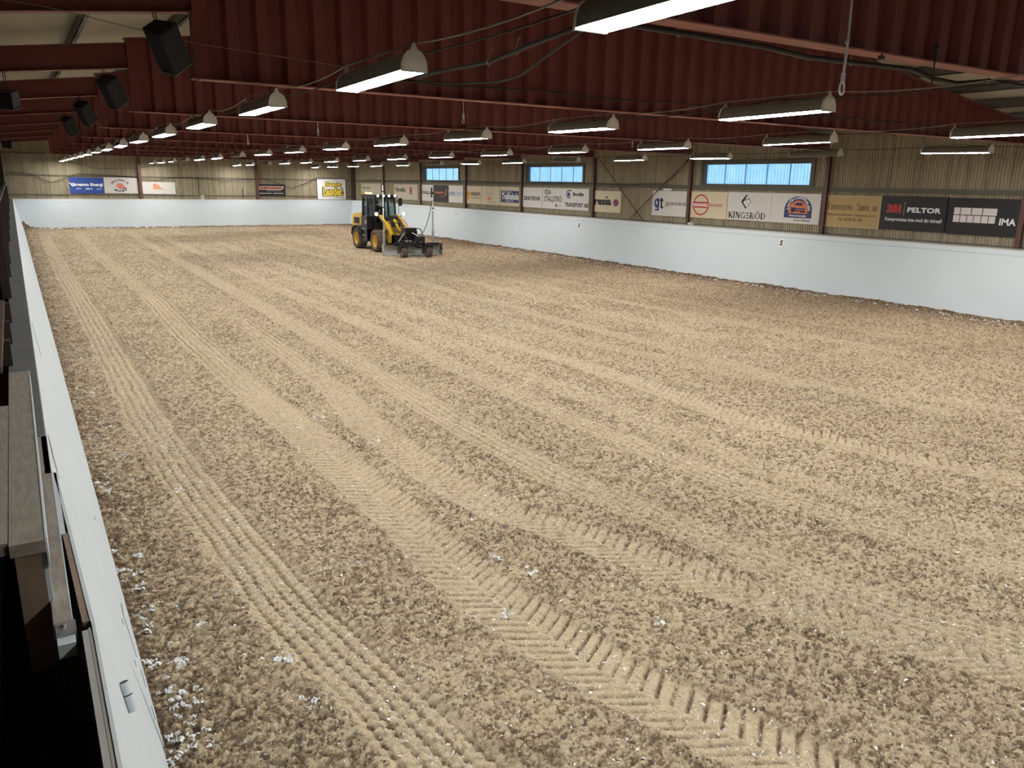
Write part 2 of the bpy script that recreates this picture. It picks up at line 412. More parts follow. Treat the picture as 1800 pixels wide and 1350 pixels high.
# white fibre scraps mixed into the sand, and larger fleece tufts along the boards
def make_scraps():
    rs = np.random.RandomState(3)
    n = 62000
    yy = 1.3 + 36 * rs.rand(n) ** 2.2; xx = 0.42 + 20.8 * rs.rand(n)
    keep = (xx < 2 + yy * 2.9)
    xx = xx[keep]; yy = yy[keep]
    # more scraps inside the wheel tracks
    tx = []; ty = []
    for pts, hw, kind, st in TRACKS[:7]:
        py = np.array([p[0] for p in pts][::-1]); px = np.array([p[1] for p in pts][::-1])
        k = int(2200 * st)
        y = 1.3 + 18 * rs.rand(k) ** 1.7; x = np.interp(y, py, px) + rs.randn(k) * 0.14
        tx.append(x); ty.append(y)
    xx = np.concatenate([xx] + tx); yy = np.concatenate([yy] + ty)
    ok = (xx > 0.45) & (xx < 21.2); xx = xx[ok]; yy = yy[ok]
    zz = floor_h(xx, yy)
    mb = MB()
    for x, y, z in zip(xx, yy, zz):
        L = 0.005 + 0.007 * rs.rand() ** 2 + 0.010 * (rs.rand() < 0.05); w = L * (0.25 + 0.45 * rs.rand())
        a = rs.rand() * 6.283; ca, sa = math.cos(a), math.sin(a); k = 0.004 + 0.011 * rs.rand()
        tl = (rs.rand() - 0.5) * 0.012
        P = [(-L, -w * 0.2, 0.002), (-L * 0.8, w * 0.5, 0.002 + tl), (0, -w * 0.8, k), (0, w * 0.9, k + tl), (L * 0.9, -w * 0.15, 0.003), (L, w * 0.2, 0.004 - tl)]
        vs = [(x + p[0] * ca - p[1] * sa, y + p[0] * sa + p[1] * ca, z + max(0.001, p[2])) for p in P]
        mb.add(vs, [(0, 2, 3, 1), (2, 4, 5, 3)])
    o = mb.build('fibre_scraps', mat('white_fibre', (0.88, 0.87, 0.84), 0.9, var=0.15))
    tag(o, 'small pale fibre scraps strewn all over the sand and in the tyre tracks', 'fibre scraps', kind='stuff')
    # damp sand crumbs between the tracks, darkened to mimic crevice shade
    n = 95000
    yy = 1.2 + 17 * rs.rand(n) ** 1.7; xx = 0.45 + 20.5 * rs.rand(n)
    ok = xx < 1.5 + yy * 2.6; xx = xx[ok]; yy = yy[ok]
    hh, mo, mk = floor_fields(xx, yy, True)
    pt = perlin(xx * 1.3, yy * 1.3, 41)
    ok = (mk < 0.25) & (rs.rand(len(xx)) < 0.5 + 0.7 * pt); xx = xx[ok]; yy = yy[ok]; hh = hh[ok]
    V = []; Fc = []
    base = np.array([(1, 0, 0.15), (0.3, 0.95, 0.1), (-0.85, 0.5, 0.15), (-0.75, -0.65, 0.1), (0.45, -0.9, 0.15), (0.1, 0.1, 0.75), (-0.1, -0.1, -0.4)])
    m = len(xx); sz = 0.005 + 0.012 * rs.rand(m) ** 2.2
    P = base[None] * (0.7 + 0.6 * rs.rand(m, 7, 1)) * sz[:, None, None]
    P[:, :, 0] *= 1.25
    a = rs.rand(m) * 6.283; ca = np.cos(a)[:, None]; sa = np.sin(a)[:, None]
    Q = np.stack([P[:, :, 0] * ca - P[:, :, 1] * sa + xx[:, None], P[:, :, 0] * sa + P[:, :, 1] * ca + yy[:, None], P[:, :, 2] + hh[:, None] + 0.002], -1)
    tri = []
    for k in range(5):
        tri += [(k, (k + 1) % 5, 5), ((k + 1) % 5, k, 6)]
    tri = np.array(tri)
    Fc = (tri[None] + (np.arange(m) * 7)[:, None, None]).reshape(-1, 3)
    me = bpy.data.meshes.new('sand_crumbs'); me.from_pydata(Q.reshape(-1, 3).tolist(), [], Fc.tolist()); me.update()
    me.materials.append(mat('shade_dark_crumb', (0.16, 0.115, 0.075), 0.95, var=0.75, scale=24, spec=0.1))
    o = bpy.data.objects.new('sand_crumbs', me); COL.objects.link(o)
    tag(o, 'damp sand crumbs between the tyre tracks, darkened like shaded crevices', 'sand crumbs', kind='stuff')
    # tufts
    spots = [(240, 1020, 26), (225, 1012, 14), (322, 1275, 30), (300, 1215, 22), (325, 1228, 18), (310, 1160, 12), (205, 975, 14), (185, 862, 12), (245, 975, 10),
             (255, 1085, 16), (270, 1170, 10), (178, 853, 9), (307, 857, 12), (560, 735, 10), (664, 770, 8), (310, 1330, 16), (330, 1310, 20), (256, 1110, 9), (345, 1100, 12), (502, 1155, 12),
             (1165, 1092, 10), (885, 1075, 9), (545, 1235, 10), (870, 980, 10), (930, 1003, 9)]
    mb = MB()
    def tuft(x, y, r):
        z = float(floor_h([x], [y])[0])
        for q in range(5 + int(r * 160)):
            L = r * (0.35 + 0.75 * rs.rand()); w = L * (0.20 + 0.45 * rs.rand()); a = rs.rand() * 6.283; ca, sa = math.cos(a), math.sin(a)
            ox, oy = rs.randn() * r * 0.55, rs.randn() * r * 0.55; k = r * (0.25 + 0.8 * rs.rand()); tl = (rs.rand() - 0.5) * r
            P = [(-L, -w, 0.001), (-L * 0.9, w, 0.001 + max(0, tl)), (0, -w * 0.7, k), (0.1 * L, w, k + tl * 0.6), (L * 0.8, -w * 0.6, 0.002), (L, w * 0.4, 0.003 + max(0, -tl))]
            mb.add([(x + ox + p[0] * ca - p[1] * sa, y + oy + p[0] * sa + p[1] * ca, z + max(0.001, p[2])) for p in P], [(0, 2, 3, 1), (2, 4, 5, 3)])
    C = Vector((0, 0, 3.2))
    for px, py, r in spots:
        d = _f + _r * ((px - 900) / 1386.3) - _u * ((py - 675) / 1386.3)
        t = -3.2 / d.z; p = C + d * t
        for k in range(3 + r // 4):
            s = r / 1386.3 * t * 0.7
            tuft(p.x + rs.randn() * s * 0.8, p.y + rs.randn() * s * 1.2, (0.010 + 0.016 * rs.rand()))
    for k in range(260):                                      # along the right-hand boards
        y = 9 + 27 * rs.rand() ** 1.4; tuft(21.0 - 0.25 * abs(rs.randn()) , y, 0.012 + 0.028 * rs.rand() ** 2)
    for k in range(60):
        tuft(1.2 + 8.5 * rs.rand() ** 1.5, 57.1 - 0.35 * rs.rand(), 0.02 + 0.035 * rs.rand())
    for k in range(150):
        y = 2.2 + 16 * rs.rand() ** 1.6; tuft(0.48 + 0.16 * abs(rs.randn()), y, 0.006 + 0.012 * rs.rand())
    o = mb.build('fleece_tufts', mat('white_fleece', (0.82, 0.83, 0.84), 0.9, var=0.06))
    tag(o, 'white fleece tufts drifted along the foot of the boards', 'fleece tufts', kind='stuff')
make_scraps()

# ---- cladding -------------------------------------------------------
def wood_wall_mat():
    m, nt, b = nodes_of('plank_cladding'); N = nt.nodes; L = nt.links
    geo = N.new('ShaderNodeNewGeometry'); sx = N.new('ShaderNodeSeparateXYZ'); L.new(geo.outputs['Position'], sx.inputs[0])
    ad = N.new('ShaderNodeMath'); ad.operation = 'ADD'; L.new(sx.outputs['X'], ad.inputs[0]); L.new(sx.outputs['Y'], ad.inputs[1])
    dv = N.new('ShaderNodeMath'); dv.operation = 'DIVIDE'; dv.inputs[1].default_value = 0.09; L.new(ad.outputs[0], dv.inputs[0])
    fl = N.new('ShaderNodeMath'); fl.operation = 'FLOOR'; L.new(dv.outputs[0], fl.inputs[0])
    wn = N.new('ShaderNodeTexWhiteNoise'); wn.noise_dimensions = '1D'; L.new(fl.outputs[0], wn.inputs['W'])
    mp = N.new('ShaderNodeMapping'); mp.inputs['Scale'].default_value = (9, 9, 1.1); L.new(geo.outputs['Position'], mp.inputs['Vector'])
    nz = N.new('ShaderNodeTexNoise'); nz.inputs['Scale'].default_value = 2.2; nz.inputs['Detail'].default_value = 6; nz.inputs['Roughness'].default_value = 0.7
    L.new(mp.outputs[0], nz.inputs['Vector'])
    a = N.new('ShaderNodeMath'); a.operation = 'MULTIPLY'; a.inputs[1].default_value = 0.35; L.new(wn.outputs['Value'], a.inputs[0])
    s = N.new('ShaderNodeMath'); s.operation = 'ADD'; L.new(a.outputs[0], s.inputs[0]); L.new(nz.outputs['Fac'], s.inputs[1])
    rp = N.new('ShaderNodeValToRGB'); L.new(s.outputs[0], rp.inputs['Fac'])
    rp.color_ramp.elements[0].position = 0.42; rp.color_ramp.elements[0].color = (0.20, 0.168, 0.112, 1)
    rp.color_ramp.elements[1].position = 0.98; rp.color_ramp.elements[1].color = (0.37, 0.318, 0.222, 1)
    e = rp.color_ramp.elements.new(0.60); e.color = (0.285, 0.242, 0.165, 1)
    L.new(rp.outputs['Color'], b.inputs['Base Color'])
    b.inputs['Roughness'].default_value = 0.8; b.inputs['Specular IOR Level'].default_value = 0.2
    return m
M_CLAD = wood_wall_mat()

def clad_x(mb, y0, y1, z0, z1, x):      # boards on a wall facing -X
    p = 0.09; n = int((y1 - y0) / p + 0.5); p = (y1 - y0) / n
    prof = []
    for i in range(n):
        y = y0 + i * p
        prof += [(y, x), (y + p * 0.80, x), (y + p * 0.86, x + 0.018), (y + p * 0.96, x + 0.018)]
    prof.append((y1, x))
    vs = [(q[1], q[0], z0) for q in prof] + [(q[1], q[0], z1) for q in prof]
    k = len(prof)
    mb.add(vs, [(i, i + k, i + k + 1, i + 1) for i in range(k - 1)])
def clad_y(mb, x0, x1, z0, ztop, y):
    p = 0.09; n = int((x1 - x0) / p + 0.5); p = (x1 - x0) / n
    prof = []
    for i in range(n):
        x = x0 + i * p
        prof += [(x, y), (x + p * 0.80, y), (x + p * 0.86, y + 0.018), (x + p * 0.96, y + 0.018)]
    prof.append((x1, y))
    vs = [(q[0], q[1], z0) for q in prof] + [(q[0], q[1], ztop(q[0])) for q in prof]
    k = len(prof)
    mb.add(vs, [(i, i + 1, i + k + 1, i + k) for i in range(k - 1)])

WINS = [(17.50, 22.36), (29.92, 34.62), (42.0, 46.65)]
WZ0, WZ1 = 3.25, 4.04
mb = MB()
clad_x(mb, WALL_B, WALL_Y, 0.0, WZ0, WALL_X)
clad_x(mb, WALL_B, WALL_Y, WZ1, roof_z(WALL_X) + 0.25, WALL_X)
e = [WALL_B] + [q for w in WINS for q in w] + [WALL_Y]
for i in range(0, len(e), 2):
    clad_x(mb, e[i], e[i + 1], WZ0, WZ1, WALL_X)
wr = mb.build('wall_right', M_CLAD); struct(wr)
M_GIRT = mat('wall_girt', (0.105, 0.10, 0.075), 0.7, var=0.2, scale=3)
mb = MB()
mb.box(WALL_X - 0.06, WALL_X, WALL_B, WALL_Y, 3.10, 3.24)
mb.box(WALL_X - 0.05, WALL_X, WALL_B, WALL_Y, 1.757, 1.80)
struct(mb.build('trim_1', M_GIRT))
mb = MB()
clad_y(mb, WALL_L, WALL_X, 0.0, lambda x: roof_z(x) + 0.25, WALL_Y)
struct(mb.build('wall_far', M_CLAD))
mb = MB()
mb.box(-0.2, WALL_X, WALL_Y - 0.06, WALL_Y, 3.16, 3.22); mb.box(-0.2, WALL_X, WALL_Y - 0.05, WALL_Y, 1.98, 2.03); mb.box(WALL_L, 2.1, WALL_Y - 0.06, WALL_Y, 4.46, 4.56)
struct(mb.build('trim_2', M_GIRT))
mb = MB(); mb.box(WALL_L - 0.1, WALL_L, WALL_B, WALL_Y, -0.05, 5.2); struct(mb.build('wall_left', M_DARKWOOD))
mb = MB(); mb.box(WALL_L, WALL_X, WALL_B - 0.1, WALL_B, -0.05, 7.0); struct(mb.build('wall_back', M_DARKWOOD))

# windows
def pane_mat():
    m, nt, b = nodes_of('translucent_sheet'); N = nt.nodes; L = nt.links
    out = N['Material Output']; N.remove(b)
    geo = N.new('ShaderNodeNewGeometry'); sx = N.new('ShaderNodeSeparateXYZ'); L.new(geo.outputs['Position'], sx.inputs[0])
    ml = N.new('ShaderNodeMath'); ml.operation = 'MULTIPLY'; ml.inputs[1].default_value = 2 * math.pi / 0.135; L.new(sx.outputs['Y'], ml.inputs[0])
    sn = N.new('ShaderNodeMath'); sn.operation = 'SINE'; L.new(ml.outputs[0], sn.inputs[0])
    nz = N.new('ShaderNodeTexNoise'); nz.inputs['Scale'].default_value = 2.5; L.new(geo.outputs['Position'], nz.inputs['Vector'])
    ad = N.new('ShaderNodeMath'); ad.operation = 'MULTIPLY_ADD'; ad.inputs[1].default_value = 0.34; ad.inputs[2].default_value = 0.0; L.new(sn.outputs[0], ad.inputs[0])
    a2 = N.new('ShaderNodeMath'); a2.operation = 'ADD'; L.new(ad.outputs[0], a2.inputs[0]); L.new(nz.outputs['Fac'], a2.inputs[1])
    mx = N.new('ShaderNodeMix'); mx.data_type = 'RGBA'; mx.inputs['A'].default_value = (0.42, 0.66, 0.80, 1); mx.inputs['B'].default_value = (0.95, 0.98, 0.95, 1)  # stripes paint the bright ribs into the sheet colour
    L.new(a2.outputs[0], mx.inputs['Factor'])
    tr = N.new('ShaderNodeBsdfTranslucent'); L.new(mx.outputs['Result'], tr.inputs['Color'])
    L.new(tr.outputs[0], out.inputs['Surface'])
    return m
M_PANE = pane_mat()
M_FRAME = mat('window_frame_wood', (0.10, 0.095, 0.08), 0.6, var=0.2)
for i, (a, b_) in enumerate(WINS):
    mb = MB()
    X = WALL_X
    mb.box(X - 0.02, X + 0.16, a - 0.0, a + 0.05, WZ0, WZ1); mb.box(X - 0.02, X + 0.16, b_ - 0.05, b_, WZ0, WZ1)
    mb.box(X - 0.02, X + 0.16, a + 0.05, b_ - 0.05, WZ0, WZ0 + 0.05); mb.box(X - 0.02, X + 0.16, a + 0.05, b_ - 0.05, WZ1 - 0.05, WZ1)
    w = mb.build('window_%d' % (i + 1), M_FRAME); struct(w)
    mb = MB()
    prof = []
    y = a + 0.0
    while y < b_ + 0.01:
        prof.append((X + 0.145 + 0.012 * math.cos((y - a) * 2 * math.pi / 0.135), y)); y += 0.0225
    vs = [(q[0], q[1], WZ0) for q in prof] + [(q[0], q[1], WZ1) for q in prof]; k = len(prof)
    mb.add(vs, [(j, j + 1, j + k + 1, j + k) for j in range(k - 1)], True)
    mb.build('pane', M_PANE, w)
    for j in range(1, 5):
        y = a + (b_ - a) * j / 5
        mb = MB(); mb.box(X + 0.11, X + 0.130, y - 0.014, y + 0.014, WZ0 + 0.05, WZ1 - 0.05); mb.build('glazing_bar', mat('glazing_bar_blue', (0.16, 0.27, 0.38), 0.5), w)
    mb = MB()
    mb.box(X - 0.05, X - 0.015, a - 0.12, b_ + 0.12, WZ1, WZ1 + 0.10); mb.box(X - 0.05, X - 0.015, a - 0.13, a, WZ0, WZ1); mb.box(X - 0.05, X - 0.015, b_, b_ + 0.13, WZ0, WZ1)
    mb.build('casing', M_FRAME, w)

# ---- kick boards ----------------------------------------------------
mb = MB()
def board_face_x(mb, xb, xt, sgn, y0, y1, z0, z1, th):
    def xx(z): return xb + (xt - xb) * z / BOARD_H
    poly = [(xx(z0), z0), (xx(z1), z1), (xx(z1) + sgn * th, z1), (xx(z0) + sgn * th, z0)]
    M = frame((0, 0, 0), (1, 0, 0), (0, 0, 1))          # local z -> -Y
    mb.prism(poly, M, -y1, -y0)
edges = [-8.9]
y = 8.2
while y < 57: edges.append(y); y += 4.88
edges.append(57.93)
for i in range(len(edges) - 1):
    board_face_x(mb, 21.33, 21.70, 1, edges[i] + 0.0006, edges[i + 1] - 0.0006, -0.05, 1.60, 0.03)
board_face_x(mb, 21.33, 21.70, 1, -8.9, 57.93, 1.607, BOARD_H, 0.03)
struct(mb.build('baseboard_right', M_BOARD))
mb = MB(); mb.box(21.69, WALL_X, -8.9, 57.9, BOARD_H - 0.02, BOARD_H + 0.006); struct(mb.build('trim_3', M_LEDGEW))
mb = MB()
M = frame((0, 0, 0), (0, 1, 0), (0, 0, 1))               # local z -> +X
def board_face_y(z0, z1, x0, x1):
    def yy(z): return 57.56 + 0.37 * z / BOARD_H
    mb.prism([(yy(z0), z0), (yy(z1), z1), (yy(z1) + 0.03, z1), (yy(z0) + 0.03, z0)], M, x0, x1)
x = 0.0
while x < 21.6:
    x2 = min(x + 2.44, 21.7); board_face_y(-0.05, 1.60, x + 0.0006, x2 - 0.0015); x = x2
board_face_y(1.607, BOARD_H, 0.0, 21.7)
struct(mb.build('baseboard_far', M_BOARD))
mb = MB(); mb.box(-0.1, 21.69, 57.92, WALL_Y, BOARD_H - 0.02, BOARD_H + 0.006); struct(mb.build('trim_4', M_LEDGEW))
mb = MB()
board_face_x(mb, 0.384, 0.010, -1, 4.36, 57.93, -0.05, BOARD_H, 0.03)
struct(mb.build('baseboard_left', M_BOARD))
mb = MB(); mb.box(-0.175, 0.004, 5.05, 57.7, BOARD_H - 0.05, BOARD_H + 0.002); struct(mb.build('trim_5', M_LEDGE))

# ---- roof -----------------------------------------------------------
RIDGE = 9.04
mb = MB()
ys = []
y = WALL_B
while y < WALL_Y + 0.05: ys.append(y); y += 0.05
xs = [WALL_L - 0.1, RIDGE, WALL_X + 0.3]
vs = []
for x in xs:
    for j, y in enumerate(ys): vs.append((x, y, roof_z(x) + 0.215 + (0.012 if j % 2 else -0.012)))
k = len(ys)
mb.add(vs, [(i * k + j, (i + 1) * k + j, (i + 1) * k + j + 1, i * k + j + 1) for i in range(2) for j in range(k - 1)])
ceil = mb.build('ceiling', M_ROOF); struct(ceil)
for x in (-3.4, -1.85, -0.3, 1.25, 2.75, 4.3, 5.9, 7.5, 10.5, 12.0, 13.5, 15.05, 16.6, 18.15, 19.7, 21.2):
    mb = MB(); z = roof_z(x)
    mb.box(x - 0.03, x - 0.015, WALL_B, WALL_Y, z, z + 0.2); mb.box(x - 0.03, x + 0.045, WALL_B, WALL_Y, z, z + 0.012); mb.box(x - 0.03, x + 0.045, WALL_B, WALL_Y, z + 0.188, z + 0.2)
    mb.build('purlin', M_PURLIN, ceil)

# ---- girders --------------------------------------------------------
ORD = ['nearest', 'second', 'third', 'fourth', 'fifth', 'sixth', 'seventh', 'eighth', 'ninth', 'tenth', 'eleventh', 'twelfth', 'thirteenth', 'fourteenth']
def girder(k, label):
    y = col_y(k)
    root = thing('roof_girder', label, 'girder', (12, y, FL_Z), 'girders across the hall')
    lx = lambda x: x - 12; lz = lambda z: z - FL_Z
    mb = MB(); prof = []
    x = 2.1; p = 0.365
    while x < 21.9:
        for fr, a in ((0, -0.04), (0.36, -0.04), (0.5, 0.04), (0.86, 0.04)):
            xx = x + fr * p
            if xx < 21.9: prof.append((xx, a))
        x += p
    prof.append((21.9, -0.04))
    vs = [(lx(q[0]), q[1], 0.0) for q in prof] + [(lx(q[0]), q[1], lz(roof_z(q[0]))) for q in prof]; n = len(prof)
    mb.add(vs, [(i, i + 1, i + n + 1, i + n) for i in range(n - 1)])
    mb.build('web', M_RED, root)
    mb = MB(); mb.box(lx(2.02), lx(22.1), -0.10, 0.10, -0.014, 0.0); mb.build('bottom_flange', M_REDFL, root)
    mb = MB()
    for xa, xb in ((2.02, RIDGE), (RIDGE, 22.1)):
        mb.bar((lx(xa), 0, lz(roof_z(xa)) - 0.008), (lx(xb), 0, lz(roof_z(xb)) - 0.008), 0.2, 0.014)
    mb.build('top_flange', M_RED, root)
    mb = MB(); mb.box(lx(2.06), lx(2.1), -0.10, 0.10, -0.014, lz(roof_z(2.1)) - 0.012); mb.build('end_plate', M_RED, root)
    mb = MB()
    zb = lambda x: 4.88 + 0.11 * x; zt = lambda x: 5.27 + 0.125 * x
    for zf in (zb, zt):
        mb.bar((lx(WALL_L), 0, lz(zf(WALL_L))), (lx(2.06), 0, lz(zf(2.06))), 0.18, 0.014)
    mb.prism([(lx(WALL_L), lz(zb(WALL_L))), (lx(2.06), lz(zb(2.06))), (lx(2.06), lz(zt(2.06))), (lx(WALL_L), lz(zt(WALL_L)))], frame((0, 0, 0), (1, 0, 0), (0, 0, 1)), -0.006, 0.006)
    mb.build('gallery_beam', M_RED, root)
    return root
for k in range(9, 0, -1):
    i = 9 - k
    girder(k, ['nearest dark red corrugated girder, cut off by the top edge of the photo',
               'second dark red corrugated girder, the broad one behind the two nearest lit strip lights'][i] if i < 2 else
           'dark red corrugated roof girder, %s one counted away from the camera' % ORD[i] if k > 1 else 'dark red corrugated roof girder furthest away, just before the far plank wall')

# ---- columns --------------------------------------------------------
def column(x, y, z1, label, ax='x', m=None, z0=0.0):
    mb = MB()
    if ax == 'x':
        mb.box(-0.045, -0.033, -0.065, 0.065, 0, z1 - z0); mb.box(0.033, 0.045, -0.065, 0.065, 0, z1 - z0); mb.box(-0.033, 0.033, -0.005, 0.005, 0, z1 - z0)
    else:
        mb.box(-0.09, 0.09, -0.10, -0.088, 0, z1 - z0); mb.box(-0.09, 0.09, 0.088, 0.10, 0, z1 - z0); mb.box(-0.005, 0.005, -0.088, 0.088, 0, z1 - z0)
    o = mb.build('steel_column', m or M_BROWN); o.location = (x, y, z0)
    return tag(o, label, 'column', 'steel columns along the walls')
CLAB = {8: 'brown steel column at the right edge of the photo beside the black sign with pale tiles',
        7: 'brown steel column between the gold sign and the sign with the truck emblem',
        6: 'brown steel column left of the nearest window, between the two white signs and the red oval sign',
        5: 'brown steel column right of the middle window beside the cream sign with a purple dot',
        4: 'brown steel column left of the middle window beside the navy driving-school sign',
        3: 'brown steel column right of the furthest window, beside the cream sign with an orange cube',
        2: 'brown steel column left of the furthest window, behind the loader mast on the right',
        1: 'brown steel column on the right wall straight behind the loader'}
for k in range(1, 9): column(22.14, col_y(k) + {6: 0.2, 7: 0.08, 8: 0.05}.get(k, 0.25), FL_Z - 0.016, CLAB[k])
column(22.04, WALL_Y - 0.20, 4.75, 'brown steel column in the far right corner of the hall', 'y')
column(7.33, WALL_Y - 0.17, 4.5, 'brown steel column on the far wall between the pale white signs', 'y')
column(14.92, WALL_Y - 0.17, 4.5, 'brown steel column on the far wall left of the black and red sign', 'y')
GL = {6: 'dark gallery post at the left edge, nearest of the row', 5: 'dark gallery post at the left edge, second of the row', 4: 'dark gallery post at the left edge, third of the row',
      3: 'dark gallery post at the left edge, fourth of the row', 2: 'dark gallery post at the left edge, fifth of the row', 1: 'dark gallery post at the left edge, furthest of the row beside the far wall'}
for k in range(1, 7):
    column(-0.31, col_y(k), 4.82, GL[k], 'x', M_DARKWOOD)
# diagonal wall braces
for a, b_, lab in (((22.13, 28.6, 4.26), (22.13, 25.5, 1.77), 'thin brown diagonal brace slanting down to the right, beside the cream purple-dot sign'),
                   ((22.10, 23.0, 4.26), (22.10, 26.4, 1.77), 'thin brown diagonal brace slanting down to the left, crossing the sign with the navy letters')):
    mb = MB(); mb.tube([a, b_], 0.018, 8); o = mb.build('wall_brace', M_BROWN); tag(o, lab, 'brace')

# ================================================================== SIGNS
def flat(name, col, rough=0.45): return mat(name, col, rough, var=0.02, scale=1.5)
C_W = flat('sign_white', (0.60, 0.58, 0.55)); C_CR = flat('sign_cream', (0.60, 0.52, 0.36)); C_BL = flat('sign_black', (0.014, 0.014, 0.016))
C_GOLD = flat('sign_gold', (0.42, 0.29, 0.12)); C_NAVY = flat('ink_navy', (0.03, 0.035, 0.12)); C_INK = flat('ink_black', (0.012, 0.012, 0.014))
C_RED = flat('ink_red', (0.42, 0.035, 0.03)); C_ORG = flat('ink_orange', (0.62, 0.19, 0.06)); C_BLUE = flat('sign_blue', (0.025, 0.065, 0.27))
C_PW = flat('ink_white', (0.80, 0.80, 0.80)); C_PUR = flat('ink_purple', (0.17, 0.045, 0.115)); C_YEL = flat('ink_yellow', (0.80, 0.62, 0.06))
C_GRY = flat('ink_grey', (0.33, 0.31, 0.28)); C_PINK = flat('tile_pale', (0.66, 0.60, 0.61)); C_OCH = flat('ink_ochre', (0.72, 0.38, 0.04))
C_SKY = flat('ink_lightblue', (0.10, 0.28, 0.52)); C_BRN = flat('ink_brown', (0.10, 0.05, 0.025)); C_FADE = flat('sign_faded', (0.50, 0.45, 0.36))
C_FRW = flat('sign_wood_frame', (0.47, 0.38, 0.24)); C_SAL = flat('ink_salmon', (0.62, 0.20, 0.15)); C_LG = flat('ink_pale', (0.45, 0.42, 0.37))

def text_mesh(s, bold=0.0, shear=0.0, spacing=1.0):
    cu = bpy.data.curves.new('t', 'FONT'); cu.body = s; cu.offset = bold; cu.shear = shear; cu.space_character = spacing
    cu.extrude = 0.01; cu.resolution_u = 3
    ob = bpy.data.objects.new('t', cu); COL.objects.link(ob)
    bpy.context.view_layer.update()
    dg = bpy.context.evaluated_depsgraph_get()
    me = bpy.data.meshes.new_from_object(ob.evaluated_get(dg), depsgraph=dg)
    bpy.data.objects.remove(ob); bpy.data.curves.remove(cu)
    co = np.zeros(len(me.vertices) * 3, np.float32); me.vertices.foreach_get('co', co); co = co.reshape(-1, 3)
    me.materials.clear()
    return me, co
class Sign:
    """a wall sign: panel mesh plus raised lettering and emblems as its parts; local x right, y up, z out of the wall"""
    def __init__(self, where, a, z, w, h, m, label, group=None, name='advertising_sign', depth=0.062):
        self.w = w; self.h = h
        mb = MB(); mb.box(-w / 2, w / 2, -h / 2, h / 2, 0, depth)
        self.o = mb.build(name, m); self.d = depth
        if where == 'R':
            self.o.matrix_world = Matrix(((0, 0, -1, WALL_X - 0.002), (-1, 0, 0, a), (0, 1, 0, z), (0, 0, 0, 1)))
        else:
            self.o.matrix_world = Matrix(((1, 0, 0, a), (0, 0, -1, WALL_Y - 0.002), (0, 1, 0, z), (0, 0, 0, 1)))
        tag(self.o, label, 'sign', group)
    def U(self, u): return (u - 0.5) * self.w
    def V(self, v): return (v - 0.5) * self.h
    def text(self, s, u0, v0, u1, v1, m, bold=0.015, shear=0.0, spacing=1.0, lift=0.0, name='lettering'):
        me, co = text_mesh(s, bold, shear, spacing)
        lo = co.min(0); hi = co.max(0)
        co[:, 0] = self.U(u0) + (co[:, 0] - lo[0]) / (hi[0] - lo[0]) * (u1 - u0) * self.w
        co[:, 1] = self.V(v0) + (co[:, 1] - lo[1]) / (hi[1] - lo[1]) * (v1 - v0) * self.h
        co[:, 2] = self.d + lift + (co[:, 2] - lo[2]) / max(1e-6, hi[2] - lo[2]) * 0.004 - 0.001
        me.vertices.foreach_set('co', co.ravel()); me.update()
        me.materials.append(m)
        o = bpy.data.objects.new(name, me); COL.objects.link(o); o.parent = self.o
        return o
    def arc(self, s, u, v, r, a0, a1, size, m, bold=0.03, lift=0.0, flip=False):
        allv = []; allf = []; n = len(s)
        for i, ch in enumerate(s):
            if ch == ' ': continue
            me, co = text_mesh(ch, bold)
            a = math.radians(a0 + (a1 - a0) * i / max(1, n - 1))
            mid = (co.max(0) + co.min(0)) / 2
            rot = a - math.pi / 2 + (math.pi if flip else 0)
            ca, sa = math.cos(rot), math.sin(rot)
            cx, cy = self.U(u) + r * math.cos(a), self.V(v) + r * math.sin(a)
            off = len(allv)
            for p in co:
                x = (p[0] - mid[0]) * size; y = (p[1] - mid[1]) * size
                allv.append((cx + x * ca - y * sa, cy + x * sa + y * ca, self.d + lift + (0.003 if p[2] > 0 else -0.001)))
            allf += [tuple(q + off for q in f.vertices) for f in me.polygons]
            bpy.data.meshes.remove(me)
        mb = MB(); mb.add(allv, allf)
        return mb.build('lettering', m, self.o)
    def poly(self, pts, m, lift=0.0, name='emblem', h=0.003):
        mb = MB(); self._p(mb, pts, lift, h); return mb.build(name, m, self.o)
    def polys(self, lst, m, lift=0.0, name='emblem', h=0.003):
        mb = MB()
        for pts in lst: self._p(mb, pts, lift, h)
        return mb.build(name, m, self.o)
    def _p(self, mb, pts, lift, h):
        mb.prism([(self.U(p[0]), self.V(p[1])) for p in pts], I4, self.d - 0.001 + lift, self.d + h + lift)
    def rect(self, u0, v0, u1, v1): return [(u0, v0), (u1, v0), (u1, v1), (u0, v1)]
    def ell(self, u, v, ru, rv, n=28, a0=0, a1=360):
        k = n if a1 - a0 >= 360 else n + 1
        return [(u + ru * math.cos(math.radians(a0 + (a1 - a0) * i / n)), v + rv * math.sin(math.radians(a0 + (a1 - a0) * i / n))) for i in range(k)]
    def ring(self, u, v, ru, rv, t, m, lift=0.0, name='emblem', a0=0, a1=360, n=36):
        mb = MB()
        for i in range(n):
            b0 = math.radians(a0 + (a1 - a0) * i / n); b1 = math.radians(a0 + (a1 - a0) * (i + 1) / n)
            tu = t / self.w; tv = t / self.h
            q = [(u + ru * math.cos(b0), v + rv * math.sin(b0)), (u + ru * math.cos(b1), v + rv * math.sin(b1)),
                 (u + (ru - tu) * math.cos(b1), v + (rv - tv) * math.sin(b1)), (u + (ru - tu) * math.cos(b0), v + (rv - tv) * math.sin(b0))]
            self._p(mb, q, lift, 0.003)
        return mb.build(name, m, self.o)
